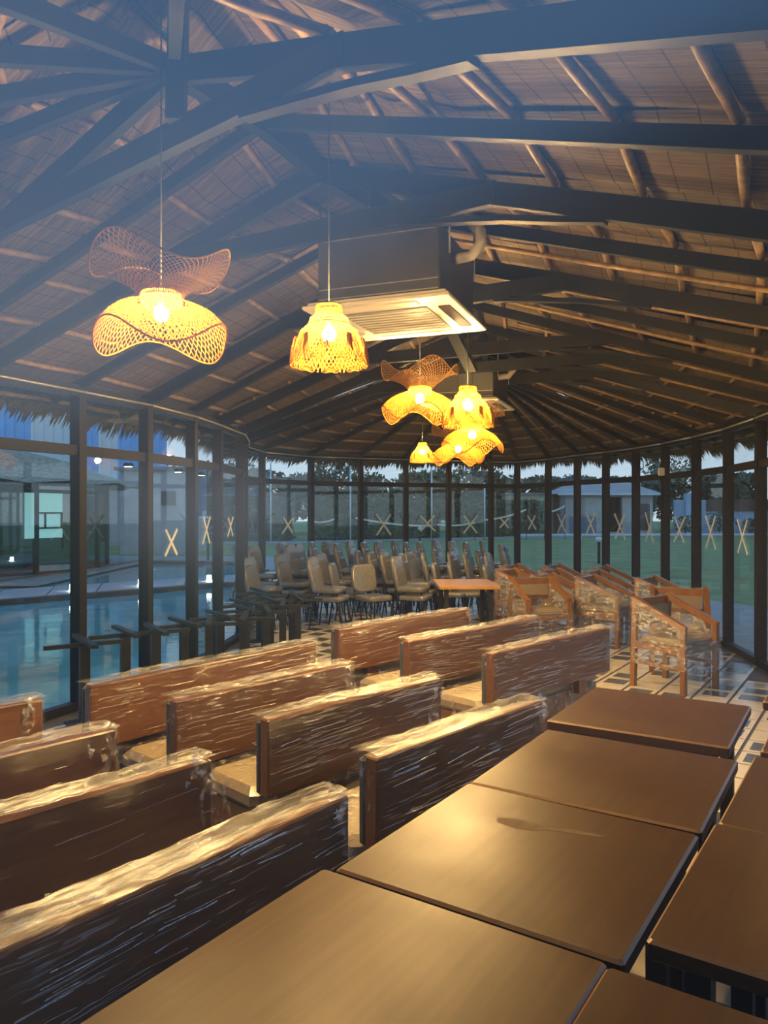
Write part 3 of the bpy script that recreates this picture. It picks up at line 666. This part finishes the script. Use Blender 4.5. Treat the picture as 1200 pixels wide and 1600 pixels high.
def bench(start, ang, L, label, seed, dens):
    a = math.radians(ang); t = empty('wrapped_bench', (start[0], start[1], 0), PI/2-a); tag(t, label, 'bench', 'film-wrapped wooden benches')
    rr = random.Random(seed)
    MB().box((L/2, .035, .625), (L, .06, .33), 0, 0, .006).build('back_panel', [M['bench']], t)
    MB().box((L/2, .088, .615), (L-.01, .045, .33), 0, 0, .015).build('back_cushion', [M['cushion']], t)
    MB().box((L/2, .315, .415), (L, .41, .10), 0, 0, .03).build('seat_cushion', [M['seatfab']], t)
    MB().box((L/2, .315, .25), (L-.02, .39, .23), 0).build('seat_base', [M['bench']], t)
    up = MB().box((0, .06, .41), (.09, .05, .12)).mesh('upright', [M['bench']])
    for x in (.24*L, .76*L): inst('upright', up, t, (x, 0, 0))
    lg = MB().box((0, 0, .07), (.06, .06, .14)).mesh('leg', [M['bench']])
    for x in (.06, L-.06):
        for y in (.17, .47): inst('leg', lg, t, (x, y, 0))
    wr = loop_shell(rect_ring(-.004, .118, .45, .798, 3), int(L*22), L+.014, .012, 7.0, seed, True, -.007)
    wr.build('back_film', [M['film'] if dens > 20 else M['filmcalm']], t)
    gs = MB().grid(lambda u, v: jit((-.012+(L+.024)*u, -.012+.135*v, .8065+.004*math.sin(9*u+seed)), .010, 14), int(L*26), 4); gs.build('gathered_film', [M['film4']], t)
    sw = loop_shell(rect_ring(.112, .53, .20, .474, 4), int(L*18), L+.02, .016, 8.0, seed+30, True, -.01)
    sw.build('seat_film', [M['film2']], t)
    # loose gathered film along the top edge and the end
    g = MB()
    for k in range(7):
        x0 = rr.uniform(-.01, L*.7); pts = strand(rr, (x0, rr.uniform(.0, .11), .806), (x0+rr.uniform(.2, .5)*L*.6, rr.uniform(.0, .11), .806), .006, 8)
        g.ribbon(pts, rr.uniform(.015, .035), 0, [(rr.gauss(0, .4), rr.gauss(0, .4), 1) for _ in pts])
    for k in range(9):
        x0 = L-rr.uniform(0, .08); pts = strand(rr, (x0, rr.uniform(-.02, .1), .80), (x0+rr.uniform(-.06, .03), rr.uniform(-.03, .0), rr.uniform(.55, .78)), .012, 6)
        g.ribbon(pts, rr.uniform(.015, .04), 0, [(rr.gauss(0, .5), -1, rr.gauss(0, .5)) for _ in pts])
    for k in range(8):
        x0 = rr.uniform(-.005, .06); pts = strand(rr, (x0, rr.uniform(-.01, .1), .80), (x0-rr.uniform(.0, .02), rr.uniform(-.02, .1), rr.uniform(.5, .7)), .008, 6)
        g.ribbon(pts, rr.uniform(.01, .02), 0, [(-1, rr.gauss(0, .5), rr.gauss(0, .5)) for _ in pts])
    g.build('loose_film', [M['film2']], t, 'stuff')
    cr_ = MB(); slope = rr.uniform(-.03, .05)
    for k in range(int(dens*L)):
        x0 = rr.uniform(0, L); z0 = rr.uniform(.47, .79); ln = rr.uniform(.04, .26); x1 = min(L, x0+ln); s2 = slope+rr.gauss(0, .03)
        if mn.noise(Vector((x0*2+seed*3, z0*6, 0))) < -.12: continue
        pts = [Vector((x0+(x1-x0)*q/4, -.012+rr.uniform(-.002, .001), min(.795, max(.455, z0+s2*(x1-x0)*q/4+rr.gauss(0, .0012))))) for q in range(5)]
        cr_.ribbon(pts, rr.choice((.0012, .0016, .0022, .0032)), 0, [(0, -1, rr.uniform(.2, 1.2))]*5)
    cr_.build('film_creases', [M['crease']], t, 'stuff')
    return t
for k, (st, an_, L, lab) in enumerate((
    ((-.843, 1.412), 38.0, 1.20, 'nearest film-wrapped dark wooden bench at the lower left, beside the big tables'),
    ((-.023, 2.698), 42.6, 1.14, 'film-wrapped bench beside the table edge with a clear patch on its back'),
    ((.683, 4.687), 44.7, 1.48, 'film-wrapped bench closest to the lone wrapped armchair'),
    ((-1.406, 1.80), 41.5, 1.20, 'dark smooth bench second from the bottom at the left edge'),
    ((-.487, 3.191), 44.4, 1.14, 'streaky film-wrapped bench in the middle of the bench group'),
    ((.174, 5.121), 44.6, 1.59, 'long film-wrapped bench just in front of the small orange table'),
    ((-1.88, 2.17), 41.5, 1.20, 'bench at the left edge, third from the bottom'),
    ((-.964, 3.511), 41.8, 1.18, 'brown bench behind the streaky middle bench'),
    ((-.335, 5.645), 43.5, 1.62, 'farthest film-wrapped bench, just in front of the lone low grey chair'),
    ((-2.40, 2.66), 41.5, 1.20, 'bench end at the left edge beside the pool glass'),
    ((-1.482, 3.817), 38.3, 1.66, 'long orange-brown bench beside the upturned table bases'))):
    bench(st, an_, L, lab, k+1, (70, 120, 210, 8, 170, 170, 14, 50, 60, 8, 60)[k])

# ---- square tables in two rows
ua = math.radians(33.7)
ttm = MB().box((0, 0, .7275), (.745, .745, .045), 0, 0, .007)
for q in range(16, 24): ttm.m[q] = 1  # top bevel gets a paler wood tone
tt = ttm.mesh('tabletop', [M['table'], M['tableedge']])
tl = MB().box((0, 0, .345), (.055, .055, .69)).mesh('leg', [M['steel']])
tfr = MB().box((0, .30, .69), (.62, .04, .03)).box((0, -.30, .69), (.62, .04, .03)).box((.28, 0, .69), (.04, .6, .03)).box((-.28, 0, .69), (.04, .6, .03)).mesh('frame', [M['steel']])
def table(c, lab, rz=0.0):
    t = empty('square_table', (c[0], c[1], 0), PI/2-ua+rz); tag(t, lab, 'table', 'square brown tables pushed together')
    inst('tabletop', tt, t); inst('frame', tfr, t)
    for x in (-.28, .28):
        for y in (-.28, .28): inst('leg', tl, t, (x, y, 0))
    return t
T1t = table((-.055, 1.452), 'brown square table at the bottom left corner, nearest the camera')
T2t = table((.3895, 2.066), 'brown square table with a smeared wipe mark in its dust')
table((.807, 2.702), 'brown square table, third from the camera in the long row', .02)
table((1.2365, 3.477), 'brown square table at the far end of the row, before the wrapped armchair', .03)
table((.56, 1.03), 'brown square table cut off by the bottom edge at the right')
table((1.085, 1.735), 'brown square table at the right edge with its underside frame showing', -.01)
table((1.51, 2.35), 'brown square table at the right edge beside the third table of the row')
table((1.975, 3.03), 'brown table corner at the right edge, just past the far table')
table((2.365, 3.79), 'farthest brown table corner at the right edge above the tiles')
# matt wipe mark in the dust of the second table
sm = MB(); rs = random.Random(5)
outl = [(-.16, .10), (-.10, .125), (-.03, .12), (.05, .135), (.12, .15), (.15, .145), (.13, .13), (.06, .115), (.0, .10), (-.03, .07), (-.08, .055), (-.15, .07)]
k0 = len(sm.v); sm.prism([(y*1.0+.06, -x) for x, y in outl], .7499, .7503)
sm.build('dust_smear', [plain('table_dust', (.075, .042, .017), .8, 0, .3, 40)], T2t)
# small orange table among the chairs
t = empty('small_table', (1.05, 9.78, 0), .02); tag(t, 'small orange-topped table standing among the stacked chairs', 'table')
MB().box((0, 0, .73), (.76, .98, .04), 0, 0, .005).build('tabletop', [M['table_lt']], t)
for x in (-.28, .28):
    for y in (-.36, .36): MB().box((x, y, .355), (.055, .055, .71)).build('leg', [M['steel']], t)

# ---- upturned table bases along the pool glass
def base_proto():
    t = empty('table_base')
    MB().box((0, 0, .31), (.075, .06, .60)).build('post', [M['steel']], t)
    MB().box((0, 0, .006), (.26, .26, .012), 0).build('mounting_plate', [M['steel']], t)
    MB().box((0, 0, .625), (.60, .045, .03)).build('foot_bar', [M['steel']], t)
    MB().box((0, 0, .656), (.05, .66, .03)).build('foot_bar', [M['steel']], t)
    return t
bp = base_proto(); bases = []
for k, (x, y, rz) in enumerate(((-2.36, 5.95, .6), (-2.20, 6.42, .62), (-1.98, 6.55, .55), (-1.84, 6.95, .66), (-1.62, 7.0, .2), (-1.62, 7.45, .6), (-1.36, 7.35, .1), (-1.48, 7.95, .5), (-1.22, 7.85, .25), (-1.55, 8.45, .7), (-1.12, 8.35, .1), (-1.32, 8.75, .45), (-1.02, 8.9, .3), (-1.45, 9.2, .6), (-1.15, 9.4, .15), (-1.6, 9.7, .5))):
    t = bp if k == 0 else copy_tree(bp)
    t.location = (x, y, 0); t.rotation_euler = (0, 0, rz); bases.append(t)
for k, t in enumerate(sorted(bases, key=lambda q: q.location.x/q.location.y)):
    tag(t, 'black steel table base standing upside down, %s from the left along the pool glass' % ordinal(k), 'table base', 'upturned steel table bases')

# ---- padded metal chairs, stacked
def pad(outline, th, fn, mi=0, bev=.015):
    m = MB(); n = len(outline); cx = sum(p[0] for p in outline)/n; cyy = sum(p[1] for p in outline)/n
    rings = [(-th/2, .90), (-th/2+bev, 1.0), (th/2-bev, 1.0), (th/2, .90)]
    for d, s_ in rings:
        for x, y in outline: m.v.append(tuple(fn(cx+(x-cx)*s_, cyy+(y-cyy)*s_, d)))
    for r in range(3):
        for i in range(n): m.face((r*n+i, r*n+(i+1) % n, r*n+n+(i+1) % n, r*n+n+i), mi, True)
    m.face(tuple(n-1-i for i in range(n)), mi); m.face(tuple(3*n+i for i in range(n)), mi); return m
def rrect(w_, h_, r, n=5):
    o = []
    for cx, cyy, a0 in ((w_/2-r, h_/2-r, 0), (-w_/2+r, h_/2-r, PI/2), (-w_/2+r, -h_/2+r, PI), (w_/2-r, -h_/2+r, 1.5*PI)):
        for j in range(n): a = a0+PI/2*j/(n-1); o.append((cx+r*math.cos(a), cyy+r*math.sin(a)))
    return o
tilt = .20
me_seat = pad(rrect(.43, .42, .07), .075, lambda x, y, d: (x, y, .435+d)).mesh('seat', [M['chairfab']])
me_back = pad(rrect(.42, .40, .11), .065, lambda x, y, d: (x, -.20-(y+.20)*math.sin(tilt)-d, .70+y*math.cos(tilt))).mesh('backrest', [M['chairfab']])
def leg_mesh(p, q, r=.012): return MB().tube([p, q], r, 6).mesh('leg', [M['chairleg']])
legs = [leg_mesh((s_*.17, .17, .40), (s_*.21, .23, 0)) for s_ in (-1, 1)] + [MB().tube([(s_*.17, -.24, .62), (s_*.18, -.21, .42), (s_*.21, -.27, 0)], .012, 6).mesh('leg', [M['chairleg']]) for s_ in (-1, 1)]
me_fr = MB().tube([(-.18, .17, .39), (.18, .17, .39)], .011, 6).tube([(-.18, -.2, .39), (.18, -.2, .39)], .011, 6).mesh('seat_frame', [M['chairleg']])
def chair_proto():
    t = empty('padded_chair'); inst('seat', me_seat, t); inst('backrest', me_back, t); inst('seat_frame', me_fr, t)
    for m_ in legs: inst('leg', m_, t)
    return t
cproto = chair_proto(); used = False
def px(x, D): return (x-600)/1180*D
stacks = [(384, 12.6, 3), (405, 11.9, 3), (395, 10.9, 2), (450, 13.0, 3), (463, 12.3, 3), (476, 12.7, 3), (446, 11.7, 2), (497, 13.5, 3), (507, 11.9, 2), (496, 10.85, 2), (520, 13.7, 3), (537, 12.8, 3), (524, 11.3, 1),
          (556, 13.9, 3), (567, 12.7, 2), (579, 13.3, 3), (601, 13.5, 3), (609, 12.0, 2), (588, 12.2, 2), (570, 11.0, 1), (627, 11.0, 2), (626, 14.2, 3), (645, 13.3, 3), (647, 12.2, 2), (636, 11.75, 2), (666, 13.4, 3), (669, 11.9, 2), (657, 12.6, 2),
          (690, 14.2, 3), (686, 13.0, 2), (684, 11.35, 1), (716, 13.7, 3), (713, 12.3, 2), (707, 11.4, 1), (738, 13.2, 3), (735, 12.1, 2), (762, 14.0, 3), (755, 12.8, 2), (770, 11.9, 2), (764, 11.0, 1), (793, 12.5, 3), (797, 14.3, 2)]
order = sorted(range(len(stacks)), key=lambda i: stacks[i][0])
rank = {i: r for r, i in enumerate(order)}
rc = random.Random(21)
for i, (x, D, n) in enumerate(stacks):
    if x == 570: fa = -.95; fx = 0
    else: fa = rc.uniform(-.42, -.12)
    f = Vector((math.cos(fa), math.sin(fa), 0)); base = Vector((px(x, D)+.22*f.x, D+.22*f.y, 0))
    for k in range(n):
        t = cproto if not used else copy_tree(cproto); used = True
        t.location = base+Vector((0, 0, .118*k))-f*.035*k; t.rotation_euler = (0, 0, fa-PI/2+rc.uniform(-.05, .05))
        lev = 'single' if n == 1 else ('bottom', 'top')[k] if n == 2 else ('bottom', 'middle', 'top')[k]
        lab = 'lone film-covered grey chair in front with its low seat facing the benches' if x == 570 else '%s film-covered grey chair of the %s stack counting from the left' % (lev, ordinal(rank[i]))
        tag(t, lab, 'chair', 'stacked grey padded chairs')

# ---- wooden armchairs in film
def armchair_proto():
    t = empty('wrapped_armchair'); W = .54; D_ = .50
    for s_ in (-1, 1):
        MB().bar((s_*W/2, -D_/2-.03, 0), (s_*W/2, -D_/2, .84), .045, .05).build('leg', [M['chairwood']], t)
        MB().bar((s_*W/2, D_/2, 0), (s_*W/2, D_/2, .60), .045, .05).build('leg', [M['chairwood']], t)
        MB().bar((s_*W/2, -D_/2-.02, .835), (s_*W/2, D_/2+.02, .60), .05, .055).build('armrest', [M['chairwood']], t)
        MB().box((s_*W/2, 0, .40), (.03, D_, .06)).build('seat_rail', [M['chairwood']], t)
        MB().box((s_*W/2, -.01, .24), (.025, D_, .03)).build('stretcher', [M['chairwood']], t)
        m = MB().grid(lambda u, v: jit((s_*(W/2+.032), -D_/2-.03+(D_+.07)*u, .22+v*(.64-.235*u)), .014, 9), 10, 8); m.build('side_film', [M['film3']], t)
    MB().box((0, -D_/2-.01, .79), (W, .035, .09)).build('top_rail', [M['chairwood']], t)
    MB().box((0, -D_/2-.01, .60), (W, .03, .05)).build('back_rail', [M['chairwood']], t)
    MB().box((0, -D_/2+.01, .69), (W-.07, .03, .14)).build('back_pad', [M['seatfab']], t)
    MB().box((0, D_/2, .40), (W, .03, .06)).build('seat_rail', [M['chairwood']], t)
    MB().box((0, 0, .455), (W-.06, D_-.04, .07), 0, 0, .02).build('seat_cushion', [M['seatfab']], t)
    m = MB().grid(lambda u, v: jit((-W/2-.03+(W+.06)*u, -D_/2-.055, .25+v*.60), .014, 9), 10, 8); m.build('back_film', [M['film3']], t)
    m = MB().grid(lambda u, v: jit((-W/2-.02+(W+.04)*u, D_/2+.035, .16+v*.30), .016, 9), 10, 6); m.build('front_film', [M['film3']], t)
    r2 = random.Random(9); g = MB()
    for k in range(12):
        s_ = r2.choice((-1, 1)); y0 = r2.uniform(-.28, .0); p = (s_*.29, y0, .86-.47*(y0+.25)); q = (s_*.29+r2.uniform(-.05, .05), y0+r2.uniform(.1, .25), r2.uniform(.35, .7))
        pts = strand(r2, p, q, .015, 6); g.ribbon(pts, r2.uniform(.01, .03), 0, [(s_, r2.gauss(0, .6), r2.gauss(0, .6)) for _ in pts])
    g.build('loose_film', [M['film2']], t, 'stuff')
    return t
ap_ = armchair_proto()
arm = [((2.78, 7.20), (.60, -.80), 'lone film-wrapped wooden armchair standing on the open tiles'), ((3.12, 7.98), (-.35, -.94), 'film-wrapped armchair directly behind the lone one, facing it'),
       ((1.90, 9.25), (.25, -.97), 'film-wrapped armchair beside the small orange table, seat facing the benches'), ((2.30, 9.75), (.80, -.60), 'film-wrapped armchair side-on, right of the one beside the small table'), ((2.80, 9.55), (.80, -.60), 'film-wrapped armchair at the right end of the front row'),
       ((1.95, 10.6), (.8, -.6), 'film-wrapped armchair at the left end of the second row'), ((2.55, 10.55), (.8, -.6), 'film-wrapped armchair in the middle of the second row'), ((3.10, 10.35), (.8, -.6), 'film-wrapped armchair at the right end of the second row'),
       ((2.15, 11.5), (.8, -.6), 'film-wrapped armchair at the left end of the back row'), ((2.8, 11.5), (.8, -.6), 'film-wrapped armchair in the middle of the back row'), ((3.45, 11.2), (.8, -.6), 'film-wrapped armchair at the right end of the back row'), ((3.5, 9.35), (.75, -.66), 'film-wrapped armchair nearest the curved glass, behind the facing pair')]
for k, (c, f, lab) in enumerate(arm):
    t = ap_ if k == 0 else copy_tree(ap_)
    t.location = (*c, 0); t.rotation_euler = (0, 0, math.atan2(f[1], f[0])-PI/2); tag(t, lab, 'armchair', 'wooden armchairs wrapped in film')

# ---- cassette air conditioners
def aircon(c, rz, lab):
    t = empty('ceiling_air_conditioner', (c[0], c[1], 2.93), rz); tag(t, lab, 'air conditioner', 'cassette air conditioners')
    MB().box((0, 0, .255), (.80, .80, .42), 0, 0, .01).build('body', [M['acblack']], t)
    m = MB()
    for zz, wd in ((.012, .95), (.035, .90)): m.box((0, 0, zz), (wd, wd, .024), 0, 0, .006)
    m.build('panel', [M['acwhite']], t)
    gr = MB().box((0, 0, -.002), (.56, .56, .012)).build('grille', [M['acgrey']], t)
    sl = MB().box((0, 0, -.010), (.54, .010, .006)).mesh('slat', [M['acwhite']])
    for k in range(9): inst('slat', sl, gr, (0, -.24+.06*k, 0))
    va = MB().box((0, 0, -.002), (.52, .075, .012), 0, 0, .003).mesh('air_vane', [M['acwhite']]); vd = MB().box((0, 0, -.003), (.52, .075, .010)).mesh('air_vane', [M['darkglass']])
    for k in range(4):
        a = k*PI/2; inst('air_vane', vd if k == 0 else va, t, (.385*math.cos(a), .385*math.sin(a), 0), a+PI/2)
    for sx_ in (-1, 1):
        for sy_ in (-1, 1): MB().tube([(sx_*.43, sy_*.3, .3), (sx_*.43, sy_*.3, .75)], .006, 5).build('hanger_rod', [M['pipe']], t)
    m = MB()
    for zz in (.07, .13, .43): m.box((0, -.402, zz), (.78, .006, .006))
    m.build('seam', [M['pipe']], t)
    MB().tube([(.40, -.12, .32), (.52, -.12, .33), (.58, -.12, .40), (.56, -.06, .50), (.50, .0, .56)], .035, 8).build('drain_pipe', [M['acwhite']], t)
    return t
aircon((.10, 4.98), math.radians(-21), 'large white-panelled cassette air conditioner hanging behind the dome lamp')
aircon((1.02, 9.15), math.radians(-21), 'small distant cassette air conditioner behind the lamp cluster')

# ---- woven pendant lamps
def lattice(surf, n, tw, wd, s0=0.0, s1=1.0, seg=9):
    m = MB()
    for k in range(n):
        for sg in (1, -1):
            pts = []; nr = []
            for j in range(seg+1):
                s_ = s0+(s1-s0)*j/seg; th_ = 2*PI*k/n+sg*tw*(s_-s0)
                p = Vector(surf(s_, th_)); e1 = Vector(surf(s_+.01, th_))-p; e2 = Vector(surf(s_, th_+.01))-p
                nn = e1.cross(e2).normalized(); pts.append(p+nn*.0012*sg); nr.append(tuple(nn))
            m.ribbon(pts, wd, 0, nr)
    return m
def rim(m, surf, s_, r=.004, n=72):
    pts = [surf(s_, 2*PI*j/n) for j in range(n+1)]; m.tube(pts, r, 5, 0, False)
def flower_parts(t, ph, lobes, sc_=1.0):
    up = lambda s_, a: ((.085+.20*s_)*sc_*math.cos(a), (.085+.20*s_)*sc_*math.sin(a), sc_*(.01+.15*s_**.8+.055*s_**2*math.cos(lobes*a+ph)))
    lo = lambda s_, a: ((.085+.185*s_**.9+.02*s_**3*math.cos(lobes*a+ph+1.2))*sc_*math.cos(a), (.085+.185*s_**.9)*sc_*math.sin(a), sc_*(.0-.07*s_-.10*s_**3+.055*s_**2*math.cos(lobes*a+ph+.6)))
    m = lattice(up, 64, .75, .0042); rim(m, up, 1.0); m.build('upper_skirt', [M['weave2']], t)
    m = lattice(lo, 64, .75, .0048); rim(m, lo, 1.0); m.build('lower_shade', [M['weave']], t)
    MB().lathe([(.083*sc_, .03), (.088*sc_, .0), (.083*sc_, -.02)], 28).build('collar_ring', [M['weave']], t)
def dome_parts(t):
    prof = [(0, .055, .0), (.06, .062, -.02), (.12, .058, -.045), (.18, .082, -.055), (.25, .090, -.08), (.3, .095, -.092), (.45, .128, -.12), (.6, .146, -.165), (.85, .163, -.235), (1.0, .172, -.275)]
    def ip(s_, k):
        for a, c in zip(prof, prof[1:]):
            if s_ <= c[0] or c is prof[-1]: u = (s_-a[0])/(c[0]-a[0]); return a[k]+(c[k]-a[k])*u
    surf = lambda s_, a: (ip(s_, 1)*math.cos(a), ip(s_, 1)*math.sin(a), ip(s_, 2)+(.02*math.cos(9*a) if s_ > .85 else 0)*(s_-.85)/.15)
    m = lattice(surf, 44, 1.2, .0052, .0, .30, 6); rim(m, surf, .0, .003, 40); rim(m, surf, .13, .003, 40); rim(m, surf, .29, .003, 40); m.build('tiered_cap', [M['weave']], t)
    m = lattice(surf, 50, 1.0, .0046, .30, .95, 9); ds = m.build('dome_shade', [M['weave']], t)
    g = MB()
    for k in range(9):          # hanging petal loops round the hem
        a0 = 2*PI*k/9
        for q in range(7):
            h = .62-.035*q; wd_ = .42-.035*q; pts = []
            for j in range(13):
                u = j/12*2-1; s_ = min(1.0, .55+.45*(1-u*u)**.5*(1-.07*q)); a = a0+wd_*u
                p = Vector(surf(s_, a)); pts.append(p*1.0+Vector((math.cos(a), math.sin(a), 0))*(.006+.002*q)+Vector((0, 0, -.012*(1-u*u))))
            g.tube(pts, .0019, 4, 0, False)
    g.build('petal_loops', [M['weave']], ds)
bpy.context.view_layer.update(); dgr = bpy.context.evaluated_depsgraph_get()
def lamp(kind, p, lab, ph=0, lobes=4, rz=0, ztop=3.7, bulb=None):
    hit = sc.ray_cast(dgr, Vector(p)+Vector((0, 0, .35)), Vector((0, 0, 1)))
    if hit[0]: ztop = hit[1].z+.03
    t = empty('woven_pendant_lamp', p, rz); tag(t, lab, 'pendant lamp', 'woven bamboo pendant lamps')
    if kind == 'flower': flower_parts(t, ph, lobes); zb = -.055
    else: dome_parts(t); zb = -.13
    hl = MB().tube([(0, 0, zb+.03), (0, 0, zb+.085)], .014, 8).build('lamp_holder', [M['cord']], t)
    MB().lathe([(0, zb+.032), (.02, zb+.027), (.031, zb+.008), (.031, zb-.008), (.02, zb-.027), (0, zb-.034)], 14).build('bulb', [bulb or M['bulb']], hl)
    MB().tube([(0, 0, zb+.08), (0, 0, ztop-p[2])], .0035, 5).build('cord', [M['cord']], t)
    return t
def lp(x, y, D): return ((x-600)/1180*D, D, 1.68+(798-y)/1180*D)
lamp('flower', lp(252, 470, 3.2), 'large wavy two-skirt woven lamp at the left, nearest of the lamps', .4, 3, 2.3, 3.42)
lamp('dome', lp(514, 477, 3.4), 'bell-shaped woven lamp with a scalloped hem before the big air conditioner', 0, 0, .2, 3.5)
lamp('flower', lp(656, 612, 5.6), 'wavy two-skirt woven lamp just left of the lamp cluster', 1.2, 4, .6, 3.7)
lamp('dome', lp(731, 604, 5.1), 'bell-shaped woven lamp at the top of the lamp cluster', 0, 0, 0, 3.3)
lamp('flower', lp(738, 670, 6.7), 'bright wavy woven lamp directly under the bell lamp of the cluster', 2.0, 4, 1.0, 3.6)
lamp('flower', lp(716, 694, 8.2), 'lowest wavy woven lamp of the lamp cluster', .2, 4, .3, 3.7)
lamp('dome', lp(660, 692, 10.6), 'small distant bell-shaped woven lamp near the end wall', 0, 0, 0, 3.7)
lamp('dome', (2.30, 3.95, 2.62), 'bell-shaped woven lamp over the open tiles, just outside the picture', 0, 0, .3, 3.2, M['bulbdim'])

# little cream socket box on the transom of the curved wall
sb = MB().box((0, 0, 0), (.09, .05, .12), 0, 0, .01).build('junction_box', [M['tape']], wr); sb.location = (4.13, 11.25, 2.26)

# ---- dark ground added behind the viewer, keeps lawn green out of the reflection
fc = MB().prism([(-9, -10.2), (3.4, -10.2), (3.2, .1), (2.2, .25), (-1.4, .25), (-3, .9), (-9, .9)], -.14, -.06).build('added_ground', [plain('added_ground_dark', (.035, .034, .034), .7, 0, .3, 3)])
tag(fc, 'dark ground added behind the viewer to darken the entrance reflection', 'pavement', kind='structure')
# ---- glazed entrance the room is seen through
M['entry'] = glass('dusty_entrance_glass', (.95, .96, .97), .11, .20)
we = empty('window_1'); tag(we, 'large clear entrance pane the room is seen through', 'window', kind='structure')
MB().box((0, .42, 1.33), (2.6, .010, 2.66)).build('glass_pane', [M['entry']], we)
for x in (-1.34, 1.34): MB().box((x, .42, 1.33), (.08, .10, 2.66)).build('window_frame', [M['column']], we)
MB().box((0, .42, 2.70), (2.76, .10, .08)).build('window_frame', [M['column']], we)
# unseen hut and hedge, added to shape the reflection in the entrance pane
h2 = empty('thatched_hut', (5.2, -9.5, 0)); tag(h2, 'tall thatched hut added behind the viewer to shape the entrance pane reflection', 'hut')
MB().grid(lambda u, v: ((.1+8.6*v)*math.cos(2*PI*u), (.1+8.6*v)*math.sin(2*PI*u), 8.3-5.9*v+.05*math.sin(40*u*PI)*v), 60, 8).build('thatched_roof', [M['straw']], h2)
mc2 = MB().box((0, 0, 1.35), (.15, .15, 2.7)).mesh('column', [M['column']])
for k in range(16): inst('column', mc2, h2, (6.6*math.cos(2*PI*k/16), 6.6*math.sin(2*PI*k/16), 0), 2*PI*k/16)
MB().lathe([(6.2, 0), (6.2, 2.9)], 24).build('wall', [M['lilac']], h2)
hd = empty('hedge', (-26, -11, -.14)); tag(hd, 'dark hedge added behind the viewer to block low sky in the entrance pane reflection', 'hedge')
MB().box((11, 0, 1.6), (22, 1.2, 3.3)).build('hedge_core', [M['hedge']], hd)  # added hedge, hides low sky from the pane reflection
foliage(2500, lambda r: (r.uniform(0, 22), r.uniform(.5, .75), r.uniform(.1, 3.5)), .2, rr).build('hedge_leaves', [M['leafd']], hd, 'stuff')
